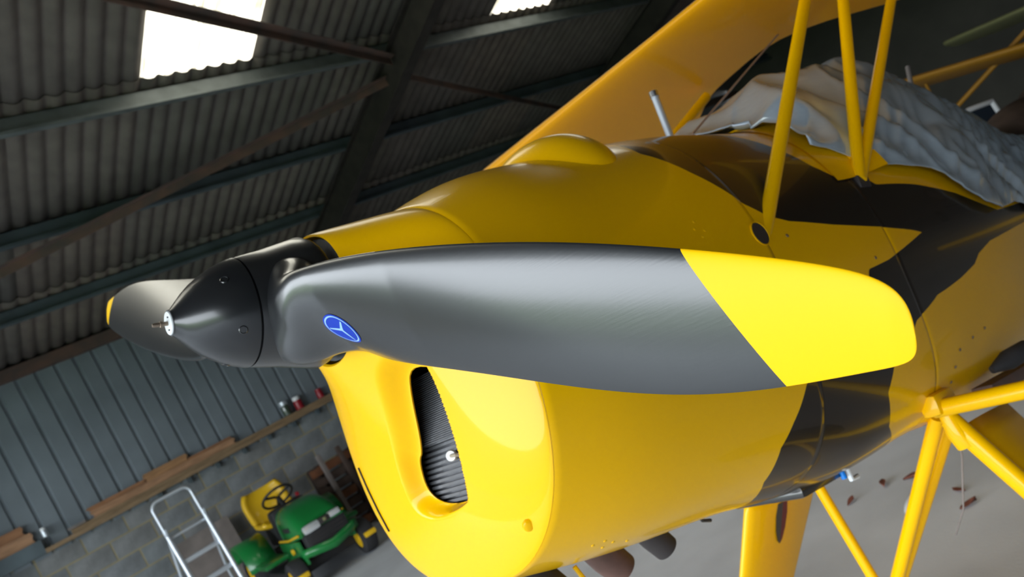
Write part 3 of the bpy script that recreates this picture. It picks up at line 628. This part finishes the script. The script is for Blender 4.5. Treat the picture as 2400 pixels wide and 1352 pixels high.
def blade(sg):
    rs = np.concatenate([np.linspace(0.0, .84, 150), .84+(.8825-.84)*np.sin(np.linspace(0, math.pi/2, 26))[1:]]); M2 = 28
    V = []
    for r in rs:
        s0, s1 = float(LEs(r)), float(TEs(r)); t = float(tk(r)); kk = FAR if sg < 0 else 1.0
        for j in range(M2*2):
            w = j/(2*M2)*2*math.pi; u = (1-math.cos(w))/2
            off = 0.70*t*front(u)/1.15 if w <= math.pi else -0.30*t*front(u)/1.15
            p = blade_pt(r, s0+(s1-s0)*u, off, sg)
            kb = min(1, max(0, (0.175-r)/0.115)); kb = kb*kb*(3-2*kb)
            if kb > 0:   # the root swells into the round boss
                b = float(beta(r)); ed = np.array([-math.cos(b), -math.sin(b)])*math.cos(w)+np.array([math.sin(b), -math.cos(b)])*math.sin(w)
                rho = (abs(ed[0]/(0.070 if ed[0] < 0 else 0.080))**2.0+abs(ed[1]/0.048)**2.0)**(-1/2.0)
                p = p*(1-kb)+kb*(BD*sg*r+TD*sg*ed[0]*rho+np.array([ed[1]*rho, 0, HV]))
            V.append(p+(BD*sg*r*(kk-1) if kk != 1 else 0))
    n = len(rs); m_ = 2*M2; F = grid_faces(n, m_, True)+[tuple((n-1)*m_+j for j in range(m_))]
    return V, F
hubp = np.array([0, 0, HV])
prop = P_(MB().lathe(hubp, (1, 0, 0), [(-0.056, 0.060), (-0.056, 0.077), (-0.050, 0.079), (-0.02, 0.084), (0.02, 0.093), (0.040, 0.098), (0.052, 0.094), (0.058, 0.08), (0.058, 0.02)], 96).build('propeller', M_blade))
prop['label'] = 'charcoal wooden propeller with yellow tips'
for sg in (1, -1):
    V, F = blade(sg)
    me = bpy.data.meshes.new('tmp'); me.from_pydata([tuple(p) for p in V], [], F); me.polygons.foreach_set('use_smooth', [True]*len(me.polygons))
    kk = 1.0 if sg > 0 else FAR; c_ = 0.65 if sg > 0 else -0.46; r_at = 0.765 if sg > 0 else 0.895
    pt0 = BD*sg*r_at; nrm = BD*sg-TD*sg*c_; nrm /= np.linalg.norm(nrm)
    if sg < 0: nrm = BD*sg-TD*sg*(-0.46); nrm /= np.linalg.norm(nrm)
    for nm, mm_, inner in (('blade', M_blade, True), ('blade_tip', M_tip, False)):
        bm = bmesh.new(); bm.from_mesh(me)
        bmesh.ops.bisect_plane(bm, geom=bm.verts[:]+bm.edges[:]+bm.faces[:], plane_co=Vector(pt0), plane_no=Vector(nrm), clear_outer=inner, clear_inner=not inner)
        bmesh.ops.recalc_face_normals(bm, faces=bm.faces[:])
        m2 = bpy.data.meshes.new(nm); bm.to_mesh(m2); bm.free(); m2.materials.append(mm_); m2.set_sharp_from_angle(angle=math.radians(50))
        o = bpy.data.objects.new(nm, m2); COL.objects.link(o); SUB(o, prop)
        if not inner: o['label'] = 'yellow blade tip'
spn = MB().lathe(hubp+np.array([-0.152, 0, 0]), (1, 0, 0), [(0, 0.0165), (0.004, 0.0195), (0.012, 0.028), (0.022, 0.0385), (0.034, 0.049), (0.048, 0.0585), (0.062, 0.0665), (0.076, 0.0725), (0.088, 0.0765), (0.0925, 0.0775)], 96)
spn = SUB(spn.build('spinner', M_spin), prop); spn['label'] = 'black conical spinner'
SUB(MB().lathe(hubp+np.array([-0.0595, 0, 0]), (1, 0, 0), [(0, 0.074), (0.004, 0.0735)], 64).build('spinner_gap', M_dark), prop)
SUB(MB().lathe(hubp+np.array([-0.1545, 0, 0]), (1, 0, 0), [(0, 0.012), (0.0005, 0.0155), (0.003, 0.0165)], 40).build('spinner_cap', M_white), prop)
SUB(MB().lathe(hubp+np.array([-0.1527, 0, 0]), (1, 0, 0), [(0, 0.0172), (0.0009, 0.0178)], 40).build('cap_ring', M_engine), prop)
SUB(MB().lathe(hubp+np.array([-0.174, 0, 0]), (1, 0, 0), [(0, 0.0022), (0.002, 0.0030), (0.009, 0.0030), (0.0095, 0.0042), (0.0125, 0.0042), (0.013, 0.003), (0.02, 0.003)], 12).build('centre_bolt', M_brass), prop)
for a_ in (0, 120, 240):
    w = math.radians(a_+20); SUB(MB().lathe(hubp+np.array([-0.156, 0.0098*math.cos(w), 0.0098*math.sin(w)]), (1, 0, 0), [(0, 0.0011), (0.002, 0.0011)], 8).build('cap_screw', M_engine), prop)
def spn_pt(x, ang_, off=0):  # on spinner surface; ang 0 = port
    pr = [(-.152, .0165), (-.14, .028), (-.13, .0385), (-.118, .049), (-.104, .0585), (-.09, .0665), (-.076, .0725), (-.064, .0765)]
    r_ = np.interp(x, [p[0] for p in pr], [p[1] for p in pr])+off; return hubp+np.array([x, -r_*math.cos(ang_), r_*math.sin(ang_)])
for x, an in ((-0.088, 0.50), (-0.080, -0.60), (-0.088, 2.0), (-0.085, -1.9)):
    c = spn_pt(x, an, -0.0035); n = spn_pt(x, an, 0.01)-c; n /= np.linalg.norm(n); n[0] -= 0.45; n /= np.linalg.norm(n)
    SUB(MB().lathe(c, n, [(0, 0.006), (0.0035, 0.006), (0.0044, 0.005), (0.0022, 0.004), (0.0018, 0.001)], 24).build('spinner_screw', M_spin), prop)
# round blue three-armed decal laid on the blade face
from mathutils.bvhtree import BVHTree
bl_o = [o for o in prop.children if o.name.startswith('blade')][0]; bmb = bmesh.new(); bmb.from_mesh(bl_o.data); tree = BVHTree.FromBMesh(bmb); bmb.free()
DB = float(beta(0.155)); DDIR = np.array([-math.cos(DB), 0, 0])+TD*math.sin(DB); DDIR = DDIR-0.12*BD*0+np.array([0, -0.12, 0]); DDIR /= np.linalg.norm(DDIR)
DU = BD-DDIR*(BD@DDIR); DU /= np.linalg.norm(DU); DV = np.cross(DDIR, DU)
DR_, DS_ = 0.197, 0.003
def on_blade(a, b, off):
    o_ = DC+DU*a+DV*b+DDIR*0.3; h, n_, _, _ = tree.ray_cast(Vector(o_), Vector(-DDIR)); n_ = np.array(n_); n_ = n_ if n_@DDIR > 0 else -n_
    return np.array(h)+n_*off
def px_of(p):
    w_ = acw(*p)-CAM; z_ = w_@FW; return np.array([1200+FPX*(w_@IX)/z_, 676+FPX*(w_@IY)/z_])
DC = BD*DR_+(TD*math.cos(DB)+np.array([math.sin(DB), 0, 0]))*DS_
def disc(name, rad, off, mtl, rings=6, seg=48):
    V = [on_blade(rad*i/rings*math.cos(2*math.pi*j/seg)*DSX, rad*i/rings*math.sin(2*math.pi*j/seg)*DSY, off) for i in range(rings+1) for j in range(seg)]
    return SUB(mesh_obj(name, V, grid_faces(rings+1, seg, True), mtl), prop)
DSX = DSY = 1.0; DANG = math.radians(285)
disc('decal_edge', 0.0275, 0.0006, M_blue); disc('decal_ring', 0.0252, 0.0009, M_lblue); disc('decal_disc', 0.0230, 0.0012, M_blue)
def stroke(a, b, w0, w1):
    a = np.array(a); b = np.array(b); d = b-a; d = d/np.linalg.norm(d); nn = np.array([-d[1], d[0]]); V = []
    for i in range(13):
        t = i/12; p = a+(b-a)*t; w = w0+(w1-w0)*t
        for sgn in (-1, 1): V.append(on_blade(p[0]+nn[0]*w*sgn, p[1]+nn[1]*w*sgn, 0.0015))
    return V, grid_faces(13, 2)
V, F = [], []
aL = DANG
for an, l_, w0, w1 in ((aL, 0.0215, 0.0024, 0.0010), (aL+math.radians(120), 0.0205, 0.0024, 0.0011), (aL-math.radians(120), 0.0205, 0.0024, 0.0011)):
    v_, f_ = stroke((0, 0), (l_*math.cos(an), l_*math.sin(an)), w0, w1); f_ = [tuple(i+len(V) for i in q) for q in f_]; V += v_; F += f_
o = SUB(mesh_obj('decal_emblem', V, F, M_lblue), prop); o['label'] = 'three-armed propeller emblem'
print('DECAL', px_of(on_blade(0, 0, 0)), [px_of(on_blade(0.0275*math.cos(a), 0.0275*math.sin(a), 0)).round() for a in np.linspace(0, 2*math.pi, 9)[:-1]])
# pale worn patch on the trailing edge near the root

# ------------------------------------------------------------------ silver cockpit cover
tv = spl([1.20, 1.3, 1.45, 1.72, 2.1, 2.3, 2.65, 2.87, 3.2, 3.7], [.29, .36, .42, .472, .485, .435, .365, .315, .285, .265])
ex = [1.20, 1.25, 1.3, 1.38, 1.5, 1.66, 1.73, 1.79, 1.9, 2.02, 2.22, 2.4, 2.8, 3.3, 3.7]; ev_ = [.13, .118, .085, .067, .053, .043, .02, -.023, -.067, -.088, -.07, -.095, -.09, -.06, -.04]
from mathutils import noise as mn
nxc, ntc = 260, 200; V = []
for i in range(nxc):
    x = 1.20+(3.7-1.20)*i/(nxc-1); top_v = float(tv(x)); ev0 = float(np.interp(x, ex, ev_))
    for j in range(ntc):
        t = j/(ntc-1)*2-1; a = t*math.pi/2  # -1 port edge .. +1 starboard edge
        edge = ev0 if t < 0 else ev0+0.02*math.sin(x*9); 
        w0 = float(S['w'](min(x, 4.3)))*1.0+0.008
        # lower part follows the fuselage, upper part tents over the windscreens
        zm = float(S['zm'](x)); hh = float(S['zt'](x))-zm; rel = np.clip((edge-zm)/hh, -1, 0.97)
        le_ = w0*(1-max(0, rel)**2.2)**(1/2.2)+0.010
        c = abs(math.sin(a)); l = math.copysign(le_*(c**0.85), t); v = edge+(top_v-edge)*max(0.0, 1-c**2.3)**(0.62)
        # keep it outside the hull
        wl_ = min(abs(l)/(w0+0.002), 0.999); hv = zm+(hh+0.008)*(1-wl_**2.2)**(1/2.2); v = max(v, hv+0.004)
        p = Vector((x*3.2, l*5, v*3)); n1 = mn.noise(p*1.6); fold = 1-abs(mn.noise(Vector((x*5+v*7, l*4-x*2.5, 3.1))))*2; fold2 = 1-abs(mn.noise(Vector((x*13-v*9, l*9+x*4, 7.7))))*2
        k = min(1.0, (1-abs(t))*6+0.25); amp = (0.018*n1+0.030*(fold-0.55)+0.010*(fold2-0.55))*k
        nrm_l, nrm_v = l, (v-0.0)+0.1; q = math.hypot(nrm_l, nrm_v); amp = max(amp, -0.010) if v < hv+0.03 else amp
        V.append((x+0.010*mn.noise(Vector((l*8, v*8, x*3)))*k-(0.05*max(0, 1-i/18)*(fold*0.6)), l+nrm_l/q*amp, v+nrm_v/q*amp))
cover = mesh_obj('cockpit_cover', V, [f[::-1] for f in grid_faces(nxc, ntc)], M_tarp)
so = cover.modifiers.new('thick', 'SOLIDIFY'); so.thickness = 0.003; so.offset = 0
mtc = mt.copy(); cb = acw(1.9, 0, 0.2)
for i in range(3): mtc[i][3] = cb[i]
cover.data.transform(Matrix.Translation((-1.9, 0, -0.2))); cover.matrix_world = mtc
tag(cover, 'crumpled silver-grey cover draped over the yellow biplane cockpits', 'cover')

# ------------------------------------------------------------------ floor litter
lf = [(0.0, 0.0)]
def floor_pt(px, py):
    d = (px-1200)/FPX*IX+(py-676)/FPX*IY+FW; return CAM+d*(-CAM[2]/d[2])
leaves = [(floor_pt(2073, 1137), 'brown curled leaf on the floor, left one of the upper pair', 0.055), (floor_pt(2139, 1122), 'brown leaf on the floor nearest the left gear strut', 0.06), (floor_pt(1996, 1179), 'round reddish leaf on the floor closest to the slanting gear strut', 0.05),
          (floor_pt(2250, 1152), 'small dark leaf on the floor just right of the rear gear struts', 0.045), (floor_pt(2272, 1185), 'flat long leaf on the floor, rightmost of the leaves', 0.06)]
for k_, (p, lab, sz) in enumerate(leaves):
    V = []; n = 9; sz *= 0.62
    for i in range(n):
        t = i/(n-1); w = 0.42*math.sin(math.pi*t**0.8)*sz
        for s_ in (-1, 0, 1): V.append(((t-0.5)*2*sz, s_*w, 0.004+0.012*abs(s_)*(1+0.5*math.sin(3*t+k_))))
    o = mesh_obj('dry_leaf', V, grid_faces(n, 3), M_leaf, loc=(p[0], p[1], 0.0)); o.rotation_euler = (0, 0, k_*1.3+0.5)
    so = o.modifiers.new('t', 'SOLIDIFY'); so.thickness = 0.0015; tag(o, lab, 'leaf')
p = floor_pt(2135, 1185); V = []
for i in range(9):
    t = i/8; V += [((t-.5)*.13, -0.012*math.sin(math.pi*t), 0.003+.01*t), ((t-.5)*.13, 0.016*math.sin(math.pi*t)+.02*t*t, 0.003+.012*t)]
o = mesh_obj('feather', V, grid_faces(9, 2), M_white, loc=(p[0], p[1], 0)); so = o.modifiers.new('t', 'SOLIDIFY'); so.thickness = 0.001; tag(o, 'small white feather lying on the concrete floor', 'feather')

# ------------------------------------------------------------------ riding mower
MX, MY = 2.80, 7.42
mw = empty('riding_mower', (MX+0.08, MY+0.7, 0), -0.10); tag(mw, 'green and yellow riding mower parked by the block wall', 'mower')
def MP(o, p=None): o.parent = p or mw; return o
def loc(x, y, z): return (x, y-0.7, z)     # y: distance behind the front bumper
# bonnet: lofted
V = []; nb2 = 16
for i in range(nb2+1):
    t = i/nb2; y = 0.06+0.78*t; w = 0.215+0.035*math.sin(math.pi*min(1, t*1.1)); zt_ = 0.56+0.24*(math.sin(math.pi/2*min(1, t*1.35)))**0.8-0.02*max(0, t-0.75)/0.25; zb_ = 0.50-0.05*t
    for j in range(25):
        a = math.pi*j/24; V.append(loc(w*math.copysign(abs(math.cos(a))**0.45, math.cos(a)), y, zb_+(zt_-zb_)*(math.sin(a))**0.55))
F = grid_faces(nb2+1, 25)+[tuple(range(25)), tuple(nb2*25+j for j in range(25))[::-1]]
bon = MP(mesh_obj('bonnet', V, F, M_mgreen))
MP(MB().box(loc(0, 0.10, 0.40), (0.44, 0.12, 0.22), bev=0.02).build('grille', M_mblk))
for i in range(5): MP(MB().box(loc(0, 0.038, 0.33+i*0.035), (0.36, 0.01, 0.008)).build('grille_slat', M_exh))
hl = MP(MB().box(loc(-0.115, 0.055, 0.545), (0.17, 0.09, 0.085), bev=0.03).build('headlight', M_lens)); MP(MB().box(loc(0.135, 0.06, 0.555), (0.12, 0.08, 0.06), bev=0.02).build('headlight', M_lens))
MP(MB().box(loc(0.02, 0.05, 0.55), (0.10, 0.08, 0.06), bev=0.01).build('badge_panel', M_exh))
MP(MB().box(loc(0.02, 0.007, 0.553), (0.03, 0.006, 0.03), bev=0.004).build('badge', M_olive))
V = []
for i in range(13):
    t = i/12*2-1; V += [loc(0.27*t, 0.02+0.09*t*t, 0.27+0.05*abs(t)), loc(0.27*t, 0.02+0.09*t*t, 0.36+0.04*abs(t)), ]
bp = mesh_obj('bumper', V, grid_faces(13, 2), M_mgreen); s_ = bp.modifiers.new('t', 'SOLIDIFY'); s_.thickness = 0.05; MP(bp)
for s_ in (-1, 1):
    MP(MB().tube([loc(s_*0.245, 0.12, 0.53), loc(s_*0.262, 0.45, 0.50), loc(s_*0.262, 0.8, 0.50)], 0.012, 8).build('side_stripe', M_myel))
    MP(MB().box(loc(s_*0.247, 0.42, 0.60), (0.012, 0.22, 0.05), bev=0.004).build('side_vent', M_mblk))
    MP(MB().box(loc(s_*0.255, 0.5, 0.36), (0.03, 0.7, 0.24), bev=0.01).build('side_panel', M_mgreen))
    MP(MB().box(loc(s_*0.40, 0.92, 0.36), (0.26, 0.55, 0.05), bev=0.02).build('footrest', M_mgreen))
    V = []
    for i in range(15):
        a = math.pi*(0.02+0.86*i/14)
        for q in (0.28, 0.58): V.append(loc(s_*q, 1.48-0.33*math.cos(a), 0.30+0.33*math.sin(a)))
    fd = mesh_obj('fender', V, grid_faces(15, 2), M_mgreen); mo = fd.modifiers.new('t', 'SOLIDIFY'); mo.thickness = 0.02; MP(fd)
    for (x_, y_, r_, w_) in ((s_*0.36, 0.28, 0.175, 0.15), (s_*0.42, 1.48, 0.265, 0.22)):
        c_ = loc(x_, y_, r_); pr = [(-w_/2, r_*.55), (-w_/2-.006, r_*.75), (-w_*.42, r_*.95), (-w_*.2, r_), (w_*.2, r_), (w_*.42, r_*.95), (w_/2+.006, r_*.75), (w_/2, r_*.55)]
        ty = MP(MB().lathe(c_, (1, 0, 0), pr, 32, cap=False).build('wheel', M_rubber)); MP(MB().lathe(c_, (1, 0, 0), [(-w_/2-.002, 0.02), (-w_*.35, r_*.3), (-w_*.45, r_*.56), (w_*.45, r_*.56), (w_*.35, r_*.3), (w_/2+.002, 0.02)], 24).build('wheel_rim', M_myel), ty)
    MP(MB().box(loc(s_*0.37, 0.10, 0.19), (0.12, 0.05, 0.05), bev=0.01).build('yellow_marker', M_myel))
    MP(MB().lathe(loc(s_*0.30, 0.33, 0.40), (1, 0, 0), [(-0.01, .03), (0.01, .03)], 16).build('yellow_knob', M_myel))
MP(MB().box(loc(0, 0.75, 0.20), (0.9, 0.75, 0.13), bev=0.04).build('cutting_deck', M_mblk))
MP(MB().box(loc(0, 0.9, 0.34), (0.42, 1.2, 0.12), bev=0.02).build('chassis', M_mblk))
MP(MB().box(loc(0, 1.02, 0.62), (0.40, 0.20, 0.36), bev=0.05).build('dashboard', M_mblk))
MP(MB().tube([loc(0, 1.0, 0.74), loc(0, 1.12, 0.87)], 0.025, 12).build('steering_column', M_mblk))
sc_ = np.array(loc(0, 1.13, 0.89)); tn_ = np.array([0, 0.55, 0.83]); u_ = np.array([1.0, 0, 0]); v_ = np.cross(tn_, u_)
stw = MB().tube([sc_+0.17*(u_*math.cos(a)+v_*math.sin(a)) for a in np.linspace(0, 2*math.pi, 33)[:-1]], 0.014, 10, closed=True)
for a in (math.pi/2, math.pi*7/6, math.pi*11/6): stw.tube([sc_, sc_+0.17*(u_*math.cos(a)+v_*math.sin(a))], 0.014, 8)
MP(stw.build('steering_wheel', M_mblk)); MP(MB().lathe(sc_, tn_, [(-0.005, .035), (0.012, .032), (0.014, .005)], 20).build('wheel_badge', M_myel), mw)
MP(MB().box(loc(0.16, 1.0, 0.82), (0.04, 0.03, 0.04), bev=0.01).build('choke_lever', Mred))
# seat: pan and curved back
V = []; n = 18
for i in range(n+1):
    t = i/n
    if t < 0.45: y = 1.22+0.40*(t/0.45); z = 0.66-0.02*math.sin(math.pi*t/0.45)
    else: q = (t-0.45)/0.55; y = 1.62+0.12*q+0.03*math.sin(q*3); z = 0.66+0.38*q
    w = 0.235*(1-0.25*max(0, (t-0.8)/0.2)**2)
    for j in range(13):
        s_ = j/12*2-1; lift = 0.06*abs(s_)**3
        V.append(loc(w*s_, y-(lift if t > 0.45 else 0), z+(lift if t <= 0.45 else 0)))
st = mesh_obj('seat', V, grid_faces(n+1, 13), M_myel); mo = st.modifiers.new('t', 'SOLIDIFY'); mo.thickness = 0.05; mo.offset = -1; MP(st)
MP(MB().box(loc(0, 1.45, 0.52), (0.34, 0.4, 0.22), bev=0.03).build('seat_base', M_mblk))

# ------------------------------------------------------------------ step ladder
LY = 8.0; lx0, lx1 = 1.665, 2.03
ld = empty('step_ladder', ((lx0+lx1)/2, LY, 0)); tag(ld, 'grey tubular step ladder standing left of the green mower', 'ladder')
cx_ = (lx0+lx1)/2; hw = (lx1-lx0)/2
def LP(o): o.parent = ld; return o
def lean(z): return 0.16*(1.46-z)-0.16*1.46    # front frame slopes forward towards the bottom
R_ = 0.07; pts = [(-hw, lean(0), 0)]
for z in (0.5, 1.0, 1.30): pts.append((-hw, lean(z), z))
for a in np.linspace(math.pi, math.pi/2, 7): pts.append((-hw+R_+R_*math.cos(a), lean(1.37), 1.385+R_*math.sin(a)))
for a in np.linspace(math.pi/2, 0, 7): pts.append((hw-R_+R_*math.cos(a), lean(1.37), 1.385+R_*math.sin(a)))
for z in (1.30, 1.0, 0.5, 0.0): pts.append((hw, lean(z), z))
LP(MB().tube([(p[0], -p[1]-0.30, p[2]) for p in pts], 0.015, 12).build('front_frame', M_alu))
for s_ in (-1, 1):
    LP(MB().tube([(s_*hw*1.0, 0.10-0.30+0.02, 1.20), (s_*(hw+0.02), 0.12, 0.6), (s_*(hw+0.05), 0.20, 0.0)], 0.015, 12).build('rear_leg', M_alu))
    LP(MB().tube([(s_*(hw+0.0), -lean(1.16)-0.318, 1.18), (s_*(hw+0.0), -lean(0.0)-0.318, 0.0)], 0.022, 12).build('stile', M_alu))
for i, z in enumerate((1.10, 0.865, 0.63, 0.395, 0.16)):
    LP(MB().box((0, -lean(z)-0.27, z), (2*hw, 0.085 if i else 0.04, 0.022), bev=0.006).build('tread', M_alu))
    if i: LP(MB().tube([(-hw, -lean(z)-0.31, z-0.02), (hw, -lean(z)-0.31, z-0.02)], 0.01, 8).build('tread_bar', M_alu))

# ------------------------------------------------------------------ things along the wall
o = MB().box((2.35, 9.5, 0.47), (0.62, 0.03, 0.94), rot=np.array([[1, 0, 0], [0, math.cos(-.12), -math.sin(-.12)], [0, math.sin(-.12), math.cos(-.12)]])).build('board', M_board)
o.data.transform(Matrix.Translation((-2.35, -9.5, 0))); o.location = (2.35, 9.5, 0.004); tag(o, 'weathered grey-brown board leaning on the wall behind the ladder', 'board')
cb_ = empty('cardboard_box', (1.62, 9.3, 0)); tag(cb_, 'cream cardboard box on the floor left behind the ladder', 'box')
MB().box((0, 0, 0.2), (0.42, 0.4, 0.4), bev=0.006).build('box_body', M_cream, cb_); MB().box((-0.02, 0, 0.405), (0.36, 0.3, 0.012), bev=0.002).build('box_flap', M_board, cb_)
# stacked pallets behind the mower
def pallet(loc_, rz, tilt, label):
    t = empty('pallet', loc_); t.rotation_euler = (tilt, 0, rz); tag(t, label, 'pallet')
    for i in range(7): MB().box((0, -0.055, 0.07+i*0.13), (0.95, 0.018, 0.095), bev=0.003).build('slat', M_dwood if i % 3 else M_rwood, t)
    for s_ in (-0.43, 0, 0.43): MB().box((s_, 0, 0.46), (0.08, 0.09, 0.92), bev=0.004).build('bearer', M_dwood, t)
    return t
pallet((4.08, 9.16, 0), 0.0, -0.12, 'dark brown pallet leaning behind the mower, front one')
pallet((4.25, 9.33, 0), 0.0, -0.10, 'reddish brown pallet against the block wall, behind another pallet')
for x, h, lab in ((3.72, 1.04, 'tall grey timber post leaning on the pallets, left one'), (3.98, 1.02, 'tall dark timber post leaning on the pallets, right one')):
    o = MB().box((0, 0, h/2), (0.05, 0.05, h), bev=0.004).build('timber_post', M_board if x < 3.9 else M_dwood); o.location = (x, 8.93, 0.0); o.rotation_euler = (-0.10, 0, 0); tag(o, lab, 'post')
# ------------------------------------------------------------------ other aircraft at the back
def px3(px, py, s): d = (px-1200)/FPX*IX+(py-676)/FPX*IY+FW; return CAM+d*s
def slab(name, a, b, chord, thick, mtl, parent, n=24):
    a = np.array(a); b = np.array(b); sp_ = b-a; sp_ /= np.linalg.norm(sp_); ch = np.array([sp_[1], -sp_[0], 0.0]); ch /= np.linalg.norm(ch)
    if ch@np.array([1, 0, 0]) < 0: ch = -ch
    ch = ch+np.array([0, 0, -0.22]); ch /= np.linalg.norm(ch)
    nn = np.cross(sp_, ch); nn = nn if nn[2] > 0 else -nn; V = []
    ts = [0, .02, .05, .1, .5, .9, .95, .98, 1]
    for t in ts:
        e = min(t, 1-t); k = 1.0 if e >= .1 else math.sqrt(max(.02, 1-(1-e/.1)**2)); c_ = chord*(0.3+0.7*k); p = a+(b-a)*t
        for j in range(n):
            w = j/n*2*math.pi; u = (1+math.cos(w))/2; yt = 5*thick*(0.2969*math.sqrt(u)-0.126*u-0.3516*u*u+0.2843*u**3-0.1036*u**4)
            V.append(p+ch*(u*c_+(chord-c_)*0.4)+nn*(yt if math.sin(w) >= 0 else -yt)*chord)
    return mesh_obj(name, V, grid_faces(len(ts), n, True)+[tuple(range(n))[::-1], tuple((len(ts)-1)*n+j for j in range(n))], mtl, parent)
def parked(name, label, cx0, cy0, wing_a, wing_b, chord, wmat, bmat, zf):
    t = empty(name, (cx0, cy0, 0)); tag(t, label, 'airplane'); o_ = np.array([cx0, cy0, 0])
    wg = slab('wing', np.array(wing_a)-o_, np.array(wing_b)-o_, chord, 0.10, wmat, t)
    V = []; xs = np.linspace(-0.9, 3.2, 20)
    for x in xs:
        q = (x+0.9)/4.1; w = 0.06+0.26*math.sin(math.pi*min(1, q*1.9+.12))**.6 if q < .45 else 0.32*(1-(q-.45)/.6)+0.03
        for j in range(20): a = 2*math.pi*j/20; V.append((x, w*math.cos(a), zf+0.06*q+w*0.95*math.sin(a)))
    mesh_obj('fuselage', V, grid_faces(20, 20, True)+[tuple(range(20)), tuple(19*20+j for j in range(20))[::-1]], bmat, t)
    for s_ in (-1, 1):
        MB().tube([(0, s_*0.2, zf-0.15), (0, s_*0.65, 0.2)], 0.02, 10).build('gear_leg', bmat, t)
        MB().lathe((0, s_*0.68, 0.19), (0, 1, 0), [(-.05, .08), (-.05, .16), (-.02, .19), (.02, .19), (.05, .16), (.05, .08)], 24).build('wheel', M_rubber, t)
    MB().prism([(2.7, 0, zf), (2.95, 0, zf+.6), (3.25, 0, zf+.6), (3.25, 0, zf)], (0, -.02, 0), (0, .02, 0)).build('tail_fin', bmat, t)
    MB().tube([(3.0, 0, zf), (3.05, 0, 0.0)], 0.015, 8).build('tail_skid', M_alu, t)
    return t, o_
wa, wb = px3(2010, 225, 7.6), px3(2520, 70, 6.1)
t1, o1 = parked('parked_airplane', 'dim yellow high-wing airplane parked behind the silver cover', 8.0, 2.35, wa, wb, 0.95, M_dyel, M_dwood, 0.62)
a = px3(2215, 280, 7.4); b = px3(2430, 45, 6.7); MB().tube([a-o1, b-o1], 0.022, 10).build('wing_strut', M_dyel, t1)
a = px3(2205, 262, 7.4); b = px3(2160, 180, 7.3); MB().tube([a-o1, b-o1], 0.014, 8).build('wing_strut', M_dyel, t1)
# windscreen with white frame
q = [px3(x, y, s) for x, y, s in ((2225, 292, 7.2), (2270, 258, 7.2), (2322, 238, 7.3), (2368, 305, 7.3))]
ws = MB().prism([p-o1 for p in q], (0, 0, 0), (0.02, 0.03, 0)).build('windscreen', M_tint, t1)
MB().tube([p-o1 for p in q[:2]]+[q[2]-o1]+[q[3]-o1], [0.008, 0.024, 0.03, 0.03], 10).build('windscreen_frame', M_white, ws)
wa, wb = px3(2190, 110, 9.6), px3(2560, -50, 7.8)
t2, o2 = parked('parked_airplane', 'pale green high-wing airplane parked farthest back in the hangar', 12.2, -0.6, wa, wb, 0.9, M_olive, M_dwood, 0.9)
MB().tube([np.array((0, 0.2, 1.1)), wb-o2+np.array([0.2, 0, 0])], 0.02, 8).build('wing_strut', M_olive, t2)
